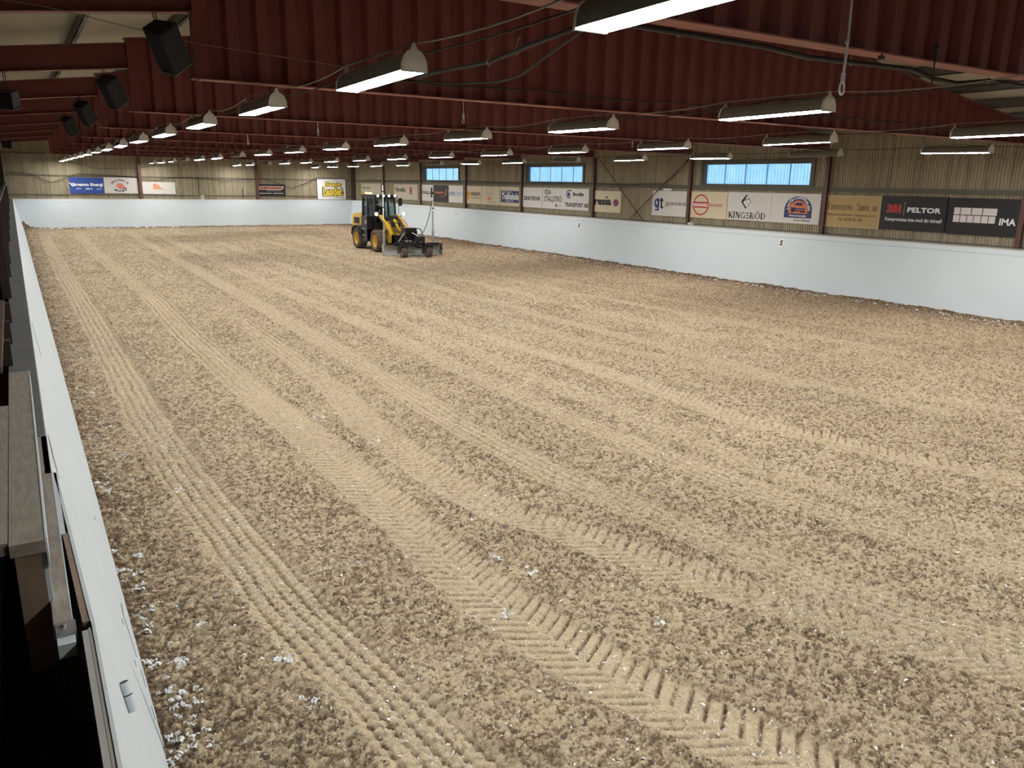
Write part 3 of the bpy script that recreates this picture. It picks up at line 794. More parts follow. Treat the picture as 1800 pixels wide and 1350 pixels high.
    def stroke(self, pts, t, m, lift=0.0, name='emblem'):
        mb = MB(); P = [Vector((self.U(p[0]), self.V(p[1]), 0)) for p in pts]
        for i in range(len(P) - 1):
            d = (P[i + 1] - P[i]).normalized(); n = Vector((-d.y, d.x, 0)) * t / 2; e_ = d * t * 0.3
            mb.prism([tuple((P[i] - e_ - n).xy), tuple((P[i + 1] + e_ - n).xy), tuple((P[i + 1] + e_ + n).xy), tuple((P[i] - e_ + n).xy)], I4, self.d - 0.001 + lift, self.d + 0.003 + lift + 0.0001 * i)
        return mb.build(name, m, self.o)

# simple serif capitals: thick stems, thin strokes, slab serifs (unit cell, y 0..1)
def _arc(cx, cy, rx, ry, a0, a1, n=12): return [(cx + rx * math.cos(math.radians(a0 + (a1 - a0) * i / n)), cy + ry * math.sin(math.radians(a0 + (a1 - a0) * i / n))) for i in range(n + 1)]
TK, TN = 0.19, 0.075
SERIF = {
 'I': (0.40, [([(0.2, 0), (0.2, 1)], TK)], [(0.2, 0), (0.2, 1)]),
 'K': (0.80, [([(0.2, 0), (0.2, 1)], TK), ([(0.24, 0.38), (0.68, 1)], TN), ([(0.36, 0.56), (0.70, 0)], TK)], [(0.2, 0), (0.2, 1), (0.68, 1), (0.70, 0)]),
 'N': (0.85, [([(0.18, 0), (0.18, 1)], TN), ([(0.18, 1), (0.68, 0)], TK), ([(0.68, 0), (0.68, 1)], TN)], [(0.18, 0), (0.14, 1), (0.68, 1)]),
 'G': (0.85, [(_arc(0.45, 0.5, 0.34, 0.47, 50, 310), 0.09), ([(0.14, 0.35), (0.12, 0.5), (0.14, 0.65)], 0.12), ([(0.70, 0.10), (0.70, 0.42)], 0.12)], [(0.70, 0.42)]),
 'S': (0.62, [(_arc(0.30, 0.75, 0.20, 0.22, 30, 210, 9) + _arc(0.31, 0.26, 0.23, 0.24, 60, -150, 10), 0.09)], []),
 'R': (0.80, [([(0.2, 0), (0.2, 1)], TK), ([(0.2, 0.97)] + _arc(0.38, 0.74, 0.2, 0.23, 90, -90, 8) + [(0.2, 0.5)], 0.06), ([(0.38, 0.5), (0.70, 0)], 0.12)], [(0.2, 0), (0.2, 1), (0.70, 0)]),
 'O': (0.88, [(_arc(0.44, 0.5, 0.35, 0.47, 0, 360, 24), 0.07), (_arc(0.44, 0.5, 0.33, 0.44, 145, 215, 6), 0.14), (_arc(0.44, 0.5, 0.33, 0.44, -35, 35, 6), 0.14)], []),
 'D': (0.85, [([(0.2, 0), (0.2, 1)], TK), ([(0.2, 0.97)] + _arc(0.36, 0.5, 0.36, 0.47, 90, -90, 14) + [(0.2, 0.03)], 0.06), (_arc(0.38, 0.5, 0.31, 0.44, 40, -40, 6), 0.13)], [(0.2, 0), (0.2, 1)]),
 'F': (0.68, [([(0.2, 0), (0.2, 1)], TK), ([(0.2, 0.97), (0.60, 0.97), (0.60, 0.8)], 0.06), ([(0.2, 0.52), (0.48, 0.52)], 0.06)], [(0.2, 0), (0.2, 1)]),
 'V': (0.82, [([(0.14, 1), (0.42, 0)], TK), ([(0.42, 0), (0.70, 1)], TN)], [(0.14, 1), (0.70, 1)]),
 'E': (0.70, [([(0.2, 0), (0.2, 1)], TK), ([(0.2, 0.97), (0.60, 0.97), (0.60, 0.8)], 0.06), ([(0.2, 0.52), (0.48, 0.52)], 0.06), ([(0.2, 0.03), (0.62, 0.03), (0.62, 0.2)], 0.06)], [(0.2, 0), (0.2, 1)]),
 'M': (1.0, [([(0.17, 0), (0.17, 1)], TN), ([(0.17, 1), (0.48, 0.02)], TK), ([(0.48, 0.02), (0.80, 1)], TN), ([(0.80, 0), (0.80, 1)], TK)], [(0.17, 0), (0.80, 0), (0.14, 1), (0.82, 1)]),
 'A': (0.82, [([(0.14, 0), (0.42, 1)], TN), ([(0.42, 1), (0.68, 0)], TK), ([(0.24, 0.33), (0.58, 0.33)], 0.05)], [(0.14, 0), (0.68, 0)]),
 'B': (0.76, [([(0.2, 0), (0.2, 1)], TK), ([(0.2, 0.97)] + _arc(0.36, 0.76, 0.18, 0.21, 90, -90, 8) + [(0.2, 0.54)], 0.07), ([(0.2, 0.54)] + _arc(0.38, 0.28, 0.22, 0.25, 90, -90, 8) + [(0.2, 0.03)], 0.07)], [(0.2, 0), (0.2, 1)]),
 ' ': (0.5, [], []),
}
def serif_text(sign, s, u0, v0, u1, v1, m, caps=None):
    """s upper case; caps = set of indices set taller (small-caps setting)"""
    sc = [1.0 if (caps is None or i in caps) else 0.68 for i in range(len(s))]
    base = [('O' if ch == 'Ö' else ch) for ch in s]
    tot = sum(SERIF[b][0] * c for b, c in zip(base, sc))
    W = (u1 - u0) * sign.w / tot; H = (v1 - v0) * sign.h
    mb = MB(); x = sign.U(u0); y0 = sign.V(v0); z0 = sign.d - 0.001; z1 = sign.d + 0.003
    for ch, b, c in zip(s, base, sc):
        w, strokes, ser = SERIF[b]
        P = lambda p: Vector((x + p[0] * W * c, y0 + p[1] * H * c, 0))
        for pts, t in strokes:
            for i in range(len(pts) - 1):
                a, e_ = P(pts[i]), P(pts[i + 1]); d = (e_ - a).normalized(); n = Vector((-d.y, d.x, 0)) * t * W * c / 2; ex = d * t * W * c * 0.2
                mb.prism([tuple((a - ex - n).xy), tuple((e_ + ex - n).xy), tuple((e_ + ex + n).xy), tuple((a - ex + n).xy)], I4, z0, z1)
        for p in ser:
            q = P(p); dy = 0.025 * H * c * (1 if p[1] < 0.5 else -1)
            mb.prism([(q.x - 0.16 * W * c, q.y - 0.025 * H * c + dy), (q.x + 0.16 * W * c, q.y - 0.025 * H * c + dy), (q.x + 0.16 * W * c, q.y + 0.025 * H * c + dy), (q.x - 0.16 * W * c, q.y + 0.025 * H * c + dy)], I4, z0, z1)
        if ch == 'Ö':
            for dx in (0.3, 0.58):
                q = P((dx, 1.18)); r = 0.075 * W
                mb.prism([(q.x + r * math.cos(k * 0.785), q.y + r * math.sin(k * 0.785)) for k in range(8)], I4, z0, z1)
        x += w * W * c
    return mb.build('lettering', m, sign.o)

ZC, SH = 2.535, 0.975
# nearest bay
s = Sign('R', 11.83, ZC - 0.01, 1.92, SH, C_BL, 'black sign with a grid of pale tiles and white capitals, nearest on the right wall')
tl = []
u = 0.095
for w_ in (0.085, 0.145, 0.145, 0.190): tl.append(s.rect(u, 0.545, u + w_, 0.735)); u += w_ + 0.012
u = 0.095
for w_ in (0.090, 0.088, 0.088, 0.092, 0.092, 0.088): tl.append(s.rect(u, 0.335, u + w_, 0.525)); u += w_ + 0.0105
s.polys(tl, C_PINK, name='tile_emblem')
s.text('IMA', 0.745, 0.30, 0.965, 0.485, C_PW, 0.03)
s = Sign('R', 13.82, ZC, 2.0, SH, C_BL, 'black sign with a red numeral, white capitals and a white slogan')
s.text('3', 0.085, 0.50, 0.19, 0.755, C_RED, 0.06)
s.poly([(0.195, 0.50), (0.23, 0.50), (0.23, 0.64), (0.247, 0.50), (0.268, 0.50), (0.285, 0.64), (0.285, 0.50), (0.32, 0.50), (0.32, 0.755), (0.275, 0.755), (0.2575, 0.62), (0.24, 0.755), (0.195, 0.755)], C_RED, name='lettering')
s.poly(s.rect(0.362, 0.44, 0.367, 0.83), C_LG, name='divider')
s.text('PELTOR', 0.415, 0.53, 0.92, 0.68, C_PW, 0.035, spacing=1.05)
s.text('Kompromissa inte med din hörsel!', 0.08, 0.23, 0.95, 0.37, C_PW, 0.012)
s = Sign('R', 15.83, ZC - 0.02, 1.98, SH, C_GOLD, 'gold sign with dark serif lettering in a pale wooden frame')
mb = MB(); w2, h2 = s.w / 2, s.h / 2
mb.box(-w2, w2, h2 - 0.03, h2, 0.06, 0.076); mb.box(-w2, w2, -h2, -h2 + 0.03, 0.06, 0.076); mb.box(-w2, -w2 + 0.03, -h2 + 0.03, h2 - 0.03, 0.06, 0.076); mb.box(w2 - 0.03, w2, -h2 + 0.03, h2 - 0.03, 0.06, 0.076)
mb.build('frame', C_FRW, s.o)
serif_text(s, 'FINNVEDENS  SMIDE AB', 0.055, 0.545, 0.945, 0.76, C_BRN, {0, 12})
s.text('Stålkonstruktioner, blästring m.m.', 0.05, 0.335, 0.93, 0.435, C_BRN, 0.01)
s.text('Tel. 0370-101 84', 0.27, 0.20, 0.70, 0.30, C_BRN, 0.01)
# second bay
s = Sign('R', 17.98, ZC, 1.98, SH, C_W, 'white sign with a navy arch around an orange truck emblem')
s.poly([(0.285, 0.19), (0.845, 0.19)] + s.ell(0.565, 0.46, 0.28, 0.46, 24, 0, 180), C_NAVY, name='arch_emblem')
s.poly([(0.375, 0.34), (0.755, 0.34)] + s.ell(0.565, 0.44, 0.19, 0.33, 20, 0, 180), C_ORG, 0.003, name='arch_emblem')
s.polys([s.rect(0.42, 0.42, 0.52, 0.54), s.rect(0.525, 0.47, 0.71, 0.52), s.rect(0.43, 0.40, 0.71, 0.44), s.ell(0.45, 0.40, 0.022, 0.042, 12), s.ell(0.64, 0.40, 0.022, 0.042, 12), s.ell(0.69, 0.40, 0.022, 0.042, 12), [(0.50, 0.60), (0.66, 0.60), (0.64, 0.70), (0.52, 0.70)], s.rect(0.47, 0.62, 0.49, 0.68)], C_NAVY, 0.006, name='truck_emblem')
s.arc('LASTBILCENTRALEN', 0.565, 0.43, 0.435, 172, 8, 0.135, C_PW, 0.02, 0.003)
s.text('Värnamo/Ljungby', 0.385, 0.215, 0.745, 0.30, C_PW, 0.012, lift=0.003)
s.text('En del av Närkefrakt', 0.50, 0.085, 0.83, 0.145, C_INK, 0.02)
s = Sign('R', 19.98, ZC, 2.0, SH, C_W, 'white sign with a black diamond emblem over black serif capitals')
s.poly([(0.43, 0.93), (0.545, 0.67), (0.43, 0.41), (0.315, 0.67)], C_INK, name='diamond_emblem')
s.poly([(0.445, 0.87), (0.53, 0.67), (0.445, 0.47), (0.36, 0.67)], C_PW, 0.003, name='diamond_emblem')
s.poly([(0.385, 0.655), (0.36, 0.67), (0.437, 0.845), (0.437, 0.80)], C_INK, 0.006, name='diamond_emblem')
s.text('KT', 0.425, 0.55, 0.485, 0.66, C_INK, 0.0, lift=0.006)
s.stroke([(0.42, 0.70), (0.44, 0.74), (0.465, 0.735), (0.485, 0.76)], 0.03, C_INK, 0.006)
serif_text(s, 'KINGSRÖD', 0.03, 0.075, 0.90, 0.285, C_INK)
s = Sign('R', 21.96, ZC - 0.01, 1.90, SH, C_CR, 'cream sign with a red oval and red bar beside red capitals')
s.ring(0.305, 0.495, 0.215, 0.40, 0.055, C_RED, name='oval_emblem')
s.poly(s.rect(0.085, 0.385, 0.525, 0.61), C_RED, 0.003, name='bar_emblem')
s.text('SANDAHLS', 0.10, 0.435, 0.51, 0.56, C_PW, 0.03, lift=0.006)
s.text('BOLAGEN', 0.545, 0.445, 0.87, 0.56, C_RED, 0.015)
# third bay
s = Sign('R', 24.09, ZC - 0.02, 1.95, SH, C_W, 'white sign with navy and black letters behind a wall brace, near a small white box')
s.polys([s.ell(0.135, 0.50, 0.075, 0.19), s.rect(0.165, 0.22, 0.205, 0.70), s.rect(0.09, 0.20, 0.195, 0.26)], C_BLUE, name='emblem')
s.poly(s.ell(0.145, 0.515, 0.028, 0.085), C_W, 0.003, name='emblem')
s.polys([s.rect(0.255, 0.32, 0.30, 0.72), s.rect(0.225, 0.58, 0.33, 0.66), s.rect(0.275, 0.30, 0.335, 0.38)], C_INK, name='emblem')
s.poly(s.rect(0.375, 0.28, 0.381, 0.72), C_GRY, name='divider')
s.text('gjuteriteknik', 0.41, 0.38, 1.0, 0.60, C_INK, 0.0)
s = Sign('R', 28.08, 2.48, 1.97, 0.92, C_CR, 'cream sign with bold black lower-case letters and a purple oval dot')
s.text('resıa', 0.07, 0.33, 0.68, 0.60, C_INK, 0.05)
s.poly(s.ell(0.515, 0.70, 0.03, 0.055), C_INK, name='emblem')
s.poly(s.ell(0.84, 0.47, 0.095, 0.165), C_PUR, name='dot_emblem')
# fourth bay
s = Sign('R', 30.33, ZC - 0.02, 1.94, SH, C_W, 'white sign with a navy spiral emblem above navy capitals, under the middle window')
s.ring(0.22, 0.74, 0.12, 0.20, 0.05, C_NAVY, a0=40, a1=300); s.poly(s.ell(0.20, 0.72, 0.055, 0.10), C_NAVY)
s.text('Bodils', 0.37, 0.66, 0.80, 0.82, C_INK, 0.04)
s.text('TRANSPORT AB', 0.05, 0.14, 0.99, 0.34, C_INK, 0.03)
s = Sign('R', 32.21, ZC - 0.02, 1.82, SH, C_W, 'white sign with two lines of narrow black capitals, under the middle window')
s.text('VIDA', 0.09, 0.67, 0.40, 0.93, C_INK, 0.01); s.text('STALLSTRÖ', 0.09, 0.34, 0.90, 0.66, C_INK, 0.01)
s.text('S', 0.62, 0.10, 0.70, 0.25, C_INK, 0.05); s.text('vida', 0.72, 0.12, 0.90, 0.22, C_GRY, 0.0)
s = Sign('R', 34.08, ZC - 0.02, 1.86, SH, C_W, 'white sign with one line of slanted black capitals beside a steel column')
s.text('ZINKTEKNIK', 0.08, 0.36, 0.93, 0.56, C_INK, 0.03, shear=0.15)
# fifth bay
s = Sign('R', 36.22, ZC - 0.02, 1.90, SH, C_CR, 'cream sign with a navy block carrying white lettering')
s.poly(s.rect(0.04, 0.18, 0.98, 0.80), C_NAVY, name='block')
s.text('Trafikskola', 0.09, 0.34, 0.97, 0.68, C_PW, 0.03, lift=0.003); s.text('0370-100 10', 0.30, 0.22, 0.70, 0.30, C_PW, 0.0, lift=0.003)
s.text('Centrala', 0.12, 0.70, 0.60, 0.77, C_PW, 0.0, lift=0.003)
s = Sign('R', 38.19, ZC - 0.02, 1.90, SH, C_CR, 'faded cream sign with a pale grey round emblem')
s.ring(0.42, 0.50, 0.26, 0.44, 0.05, C_LG); s.text('Golf', 0.22, 0.50, 0.56, 0.75, C_LG, 0.02); s.poly(s.ell(0.42, 0.34, 0.12, 0.10), C_SAL); s.text('klubben', 0.40, 0.10, 0.80, 0.20, C_GRY, 0.0)
s = Sign('R', 40.12, ZC - 0.02, 1.86, SH, C_CR, 'cream sign with an orange cube emblem and black capitals')
s.poly([(0.06, 0.32), (0.18, 0.22), (0.30, 0.32), (0.30, 0.64), (0.18, 0.74), (0.06, 0.64)], C_OCH, name='cube_emblem')
s.stroke([(0.06, 0.64), (0.18, 0.55), (0.30, 0.64)], 0.03, C_BRN, 0.003, 'cube_emblem'); s.stroke([(0.18, 0.55), (0.18, 0.22)], 0.03, C_BRN, 0.003, 'cube_emblem')
s.text('BEIJER', 0.36, 0.42, 0.93, 0.66, C_INK, 0.03); s.text('BYGGMATERIAL AB', 0.36, 0.30, 0.93, 0.37, C_INK, 0.0)
# sixth bay
s = Sign('R', 42.28, ZC - 0.02, 1.80, SH, C_W, 'white sign with blue capitals, beside the black sign with orange script')
s.text('HYD', 0.05, 0.40, 0.42, 0.63, C_BLUE, 0.02); s.text('SUPPLY', 0.43, 0.40, 0.99, 0.63, C_SKY, 0.0)
s = Sign('R', 44.22, ZC - 0.02, 1.98, SH, C_BL, 'black sign with orange script beside the right mast of the loader')
s.text('duoplot', 0.08, 0.44, 0.72, 0.66, C_ORG, 0.02); s.stroke([(0.76, 0.36), (0.86, 0.50), (0.84, 0.66), (0.92, 0.76)], 0.07, C_ORG)
s.text('redskap', 0.40, 0.30, 0.68, 0.37, C_ORG, 0.0)
s = Sign('R', 46.22, ZC - 0.02, 1.92, SH, C_W, 'white sign with black lower-case letters behind the right mast of the loader')
s.text('nivka.se', 0.08, 0.42, 0.95, 0.70, C_INK, 0.02); s.poly(s.rect(0.25, 0.30, 0.90, 0.32), C_GRY, name='rule')
# seventh bay
s = Sign('R', 49.4, ZC - 0.02, 3.8, SH, C_FADE, 'wide faded sign with dark letters and a red looped emblem, right of the loader cab')
s.text('VärnaBo', 0.05, 0.50, 0.50, 0.79, C_INK, 0.03)
s.ring(0.72, 0.70, 0.05, 0.15, 0.11, C_RED); s.ring(0.72, 0.50, 0.055, 0.15, 0.11, C_RED); s.text('35', 0.79, 0.30, 0.87, 0.46, C_GRY, 0.0); s.poly(s.rect(0.62, 0.02, 0.623, 0.98), C_LG, name='seam')
s = Sign('R', 55.5, ZC - 0.02, 3.7, SH, C_FADE, 'faded sign above the loader cab with one dark line of lettering')
s.text('Smålandsvillan', 0.05, 0.62, 0.48, 0.74, C_INK, 0.02); s.poly(s.rect(0.03, 0.08, 0.55, 0.38), C_OCH, name='band'); s.poly(s.rect(0.58, 0.80, 0.90, 0.83), C_LG, name='rule')
# far wall
s = Sign('F', 4.165, 2.59, 1.97, 0.99, C_BLUE, 'blue sign with white lettering on the far wall')
s.text('Värnamo Energi', 0.02, 0.42, 0.97, 0.66, C_PW, 0.035); s.stroke([(0.0, 0.66), (0.05, 0.62), (0.11, 0.44)], 0.05, C_PW)
s.text('tryggt', 0.19, 0.24, 0.33, 0.35, C_PW, 0.02, 0.3); s.text('hållbart', 0.45, 0.25, 0.66, 0.36, C_PW, 0.02, 0.3); s.text('nära', 0.77, 0.25, 0.92, 0.33, C_PW, 0.0, 0.3)
s = Sign('F', 6.165, 2.62, 1.99, 1.0, C_W, 'white sign with curved black lettering round a red car emblem, on the far wall')
s.arc('GNOSJÖ TRAFIK AB', 0.47, 0.18, 0.66, 136, 44, 0.17, C_INK, 0.01)
s.arc('0370-33 28 70', 0.47, 0.95, 0.80, 245, 295, 0.17, C_INK, 0.03, flip=True)
s.poly([(0.34, 0.42), (0.40, 0.36), (0.58, 0.28), (0.66, 0.36), (0.60, 0.46), (0.56, 0.60), (0.44, 0.64), (0.36, 0.54)], C_SAL, name='car_emblem')
s.stroke([(0.42, 0.34), (0.56, 0.27), (0.67, 0.36)], 0.03, C_INK, 0.003, 'car_emblem')
s = Sign('F', 8.465, 2.48, 2.04, 0.78, C_W, 'white sign with a stack of red bars on the far wall')
s.polys([s.rect(0.32, 0.80, 0.44, 0.86), s.rect(0.32, 0.72, 0.50, 0.78), s.rect(0.32, 0.64, 0.54, 0.70), s.rect(0.32, 0.56, 0.52, 0.62), s.rect(0.32, 0.48, 0.58, 0.54), s.rect(0.32, 0.41, 0.64, 0.46)], C_ORG, name='bar_emblem')
s.stroke([(0.17, 0.78), (0.22, 0.88), (0.27, 0.80), (0.22, 0.62), (0.18, 0.34)], 0.02, C_LG); s.stroke([(0.22, 0.62), (0.28, 0.34)], 0.02, C_LG)
s.text('Jansson Transporter AB', 0.36, 0.28, 0.88, 0.37, C_GRY, 0.0)
s = Sign('F', 15.95, 2.41, 2.03, 0.84, C_BL, 'black sign with a red and white slanted banner on the far wall')
s.poly([(0.05, 0.55), (0.88, 0.55), (0.96, 0.84), (0.08, 0.84)], C_W, name='banner')
s.poly([(0.07, 0.58), (0.86, 0.58), (0.93, 0.81), (0.10, 0.81)], C_SAL, 0.003, name='banner')
s.text('ROMAN EXPRESS', 0.12, 0.62, 0.86, 0.77, C_BL, 0.03, 0.2, lift=0.006); s.text('SPECIALISTEN', 0.32, 0.44, 0.82, 0.52, C_W, 0.0)
s.poly(s.rect(0.07, 0.22, 0.50, 0.27), C_W, name='rule'); s.poly(s.rect(0.56, 0.22, 0.92, 0.27), C_W, name='rule')
s = Sign('F', 20.43, 2.545, 2.2, 1.52, C_PW, 'tall white sign with yellow black-edged lettering in the far corner')
mb = MB(); w2, h2 = 1.1, 0.76
mb.box(-w2 - 0.03, w2 + 0.03, h2, h2 + 0.03, 0.0, 0.075); mb.box(-w2 - 0.03, w2 + 0.03, -h2 - 0.03, -h2, 0.0, 0.075); mb.box(-w2 - 0.03, -w2, -h2, h2, 0.0, 0.075); mb.box(w2, w2 + 0.03, -h2, h2, 0.0, 0.075); mb.build('frame', C_INK, s.o)
s.text('Blomster', 0.28, 0.60, 0.88, 0.86, C_INK, 0.14); s.text('Blomster', 0.30, 0.62, 0.86, 0.84, C_YEL, 0.03, lift=0.004)
s.text('Landet', 0.17, 0.14, 0.92, 0.62, C_INK, 0.13); s.text('Landet', 0.20, 0.17, 0.89, 0.59, C_YEL, 0.04, lift=0.004)
s.text('en frisk fläkt', 0.55, 0.06, 0.94, 0.12, C_INK, 0.0)

# arena letters on the boards
def letter_plate(ch, M, label):
    mb = MB(); mb.box(-0.10, 0.10, -0.135, 0.135, 0, 0.006)
    o = mb.build('arena_letter', C_PW); o.matrix_world = M
    tag(o, label, 'arena letter', 'arena letters on the boards')
    me, co = text_mesh(ch, 0.05)
    lo = co.min(0); hi = co.max(0)
    co[:, 0] = (-0.055 + (co[:, 0] - lo[0]) / (hi[0] - lo[0]) * 0.11); co[:, 1] = -0.095 + (co[:, 1] - lo[1]) / (hi[1] - lo[1]) * 0.19
    co[:, 2] = np.where(co[:, 2] > 0, 0.009, 0.004)
    me.vertices.foreach_set('co', co.ravel()); me.update(); me.materials.append(C_INK)
    q = bpy.data.objects.new('lettering', me); COL.objects.link(q); q.parent = o
SL = math.atan2(0.37, BOARD_H)
def on_right_board(y, z):
    x = 21.33 + 0.37 * z / BOARD_H
    return Matrix(((0, math.sin(SL), -math.cos(SL), x - 0.001), (-1, 0, 0, y), (0, math.cos(SL), math.sin(SL), z), (0, 0, 0, 1)))
letter_plate('S', on_right_board(17.93, 1.42), 'white plate with a black S on the right-hand boards')
letter_plate('E', on_right_board(29.25, 1.40), 'white plate with a black E on the right-hand boards')
letter_plate('V', on_right_board(41.15, 1.39), 'white plate with a black V on the right-hand boards')
letter_plate('A', Matrix(((1, 0, 0, 11.0), (0, 0, -1, 57.90), (0, 1, 0, 1.905), (0, 0, 0, 1))), 'white plate with a black A standing on the far boards')

# small white boxes on the right wall
mb = MB(); mb.box(WALL_X - 0.12, WALL_X - 0.06, 23.95, 24.4, 3.02, 3.09); tag(mb.build('junction_box', C_PW), 'small white box on top of the sign with the navy letters', 'junction box')
mb = MB(); mb.box(-0.06, 0.06, -0.05, 0.05, 0, 0.10); mb.lathe([(0.0, -0.0), (0.035, 0.0), (0.04, 0.08), (0.0, 0.09)], Matrix.Translation((-0.08, 0, 0.05)) @ Matrix.Rotation(-math.pi / 2, 4, 'Y'), 12)
o = mb.build('wall_socket', C_PW); o.location = (21.98, 22.55, BOARD_H + 0.006); tag(o, 'white socket on the ledge at the foot of the column left of the nearest window', 'socket')

# ================================================================== LAMPS
ROWX = [2.87, 8.0, 13.3, 18.8]
ROWN = ['leftmost row', 'second row from the left', 'third row from the left', 'row nearest the right wall']
LZ = 4.05
OFF = {(1, 8), (1, 11), (2, 12), (3, 3), (3, 6), (3, 9)}
DIM = {(2, 6)}
def make_lamp():
    root = thing('strip_light', 'x', 'lamp')
    L = 0.80
    mb = MB()
    prof = [(-0.11, 0.0), (-0.104, 0.06), (-0.082, 0.112), (-0.045, 0.145), (0.045, 0.145), (0.082, 0.112), (0.104, 0.06), (0.11, 0.0), (0.104, 0.0), (0.098, 0.058), (0.076, 0.106), (0.042, 0.138), (-0.042, 0.138), (-0.076, 0.106), (-0.098, 0.058), (-0.104, 0.0)]
    n = len(prof)
    vs = [(p[0], -L, p[1]) for p in prof] + [(p[0], L, p[1]) for p in prof]
    mb.add(vs, [(i, (i + 1) % n, n + (i + 1) % n, n + i) for i in range(n)])
    mb.build('hood', M_HOOD, root)
    cap = [(-0.113, -0.012), (0.113, -0.012), (0.109, 0.055), (0.092, 0.105), (0.062, 0.142), (0.03, 0.158), (-0.03, 0.158), (-0.062, 0.142), (-0.092, 0.105), (-0.109, 0.055)]
    for sgn in (-1, 1):
        mb = MB()
        mb.prism(cap, frame((0, sgn * L, 0), (1, 0, 0), (0, 0, 1)), -0.012, 0.012)
        mb.prism([(-0.035, 0.15), (0.035, 0.15), (0.010, 0.208), (-0.010, 0.208)], frame((0, sgn * L, 0), (1, 0, 0), (0, 0, 1)), -0.004, 0.004)
        mb.build('end_cap', M_CAP, root)
    mb = MB(); mb.box(-0.098, 0.098, -L + 0.03, L - 0.03, -0.008, 0.050)
    mb.build('diffuser', M_LAMP, root)
    return root
proto = None
for r, X in enumerate(ROWX):
    for i in range(-1, 15):
        y = 3.05 + 3.9 * i if i < 14 else 57.25
        if proto is None: proto = make_lamp(); o = proto; o.location = (X, y, LZ)
        else: o = copy_tree(proto, (X, y, LZ))
        o.rotation_euler = (rnd.uniform(-0.012, 0.012), rnd.uniform(-0.04, 0.04), rnd.uniform(-0.02, 0.02))
        vis0 = [0, 1, 1, 2][r]
        nm = ORD[i - vis0] if 0 <= i - vis0 < 14 else ''
        st = 'lit'
        if (r, i) in OFF or (r, i) in DIM:
            st = 'unlit' if (r, i) in OFF else 'faintly glowing'
            for ch in o.children:
                if ch.name.startswith('diffuser'):
                    ch.data = ch.data.copy(); ch.data.materials[0] = M_LAMPOFF if (r, i) in OFF else M_LAMPDIM
        if i < vis0:
            o['label'] = '%s strip light at the near end of the %s' % (st, ROWN[r])
        elif i == vis0:
            o['label'] = '%s strip light nearest the camera in the %s' % (st, ROWN[r])
        elif i == 14:
            o['label'] = '%s strip light closest to the far wall in the %s' % (st, ROWN[r])
        else:
            o['label'] = '%s strip light, %s from the camera in the %s' % (st, nm, ROWN[r])
        o['group'] = 'strip lights in the ' + ROWN[r]

# ================================================================== CABLES
def sag_line(pts, sag, seg=8):
    out = []
    for a, b in zip(pts[:-1], pts[1:]):
        for i in range(seg):
            t = i / seg
            out.append((a[0] + (b[0] - a[0]) * t, a[1] + (b[1] - a[1]) * t, a[2] + (b[2] - a[2]) * t - sag * 4 * t * (1 - t)))
    out.append(tuple(pts[-1])); return out
def cable(pts, r, label, m=None, name='cable', cat='cable', n=6):
    mb = MB(); mb.tube(pts, r, n)
    return tag(mb.build(name, m or M_CABLE), label, cat)
for r, X in enumerate(ROWX):
    ys = [3.05 + 3.9 * i for i in range(-1, 14)] + [57.25]
    pts = [(X, ys[0] - 0.9, LZ + 0.23)]
    for y in ys:
        pts += [(X, y - 0.8, LZ + 0.212), (X, y + 0.8, LZ + 0.212)]
    pts.append((X, 58.9, LZ + 0.28))
    full = [pts[0]]
    for a, b in zip(pts[:-1], pts[1:]):
        L = abs(b[1] - a[1]); sg = 0.0 if L < 1.7 else 0.055 * rnd.uniform(0.6, 1.4)
        full += sag_line([a, b], sg, 6)[1:]
    cable(full, 0.0075, 'thin pale wire atop the strip lights in the ' + ROWN[r], M_WIRE, 'carrier_wire', 'wire')
    pts2 = []
    for y, y2 in zip(ys[:-1], ys[1:]):
        pts2 += sag_line([(X + 0.06, y, LZ + 0.19), (X + 0.06, y2, LZ + 0.19)], 0.05 + 0.05 * rnd.random(), 8)[:-1]
    pts2.append((X + 0.06, ys[-1], LZ + 0.19))
    cable(pts2, 0.007, 'dark sagging cable between the lamps in the ' + ROWN[r], M_CABLE, 'supply_cable')
b1 = [(3.52, 7.5, 4.19), (3.6, 7.2, 4.22), (3.86, 6.7, 4.27), (3.83, 5.8, 4.33), (3.75, 5.0, 4.352), (3.95, 4.88, 4.352)]
cable(b1, 0.019, 'thick black cable bundle running down from the nearest girder to the second lit lamp')
cable([(3.75, 5.0, 4.34), (3.86, 5.8, 4.20), (3.95, 6.3, 4.12), (4.1, 6.9, 4.14), (4.05, 7.6, 4.18), (3.6, 8.4, 4.25)], 0.011, 'black cable drooping in a deep loop below the thick cable bundle')
b3 = [(3.75, 4.9, 4.345), (4.5, 4.9, 4.34), (5.5, 4.9, 4.33), (6.0, 4.9, 4.30), (6.6, 4.9, 4.31), (7.5, 4.9, 4.33), (7.9, 4.9, 4.27), (8.3, 4.9, 4.26), (8.9, 4.9, 4.33), (9.6, 4.9, 4.33), (11, 4.9, 4.33)]
cable(b3, 0.022, 'thick black cable sagging along the underside of the nearest girder')
cable([(4.2, 10.62, 4.58), (5.4, 10.6, 4.52), (6.9, 10.6, 4.57), (8.2, 10.6, 4.53), (9.7, 10.6, 4.57), (11.2, 10.6, 4.55), (14, 10.6, 4.57), (18, 10.6, 4.55)], 0.012, 'dark cable stretched across the web of the second girder')
cable([(-1.5, 10.5, 5.05), (0.5, 10.5, 4.96), (2.1, 10.55, 4.74), (3.5, 10.55, 4.66), (5.2, 10.6, 4.56)], 0.005, 'thin wire crossing the left end of the second girder below the speaker', M_WIRE, 'wire', 'wire')
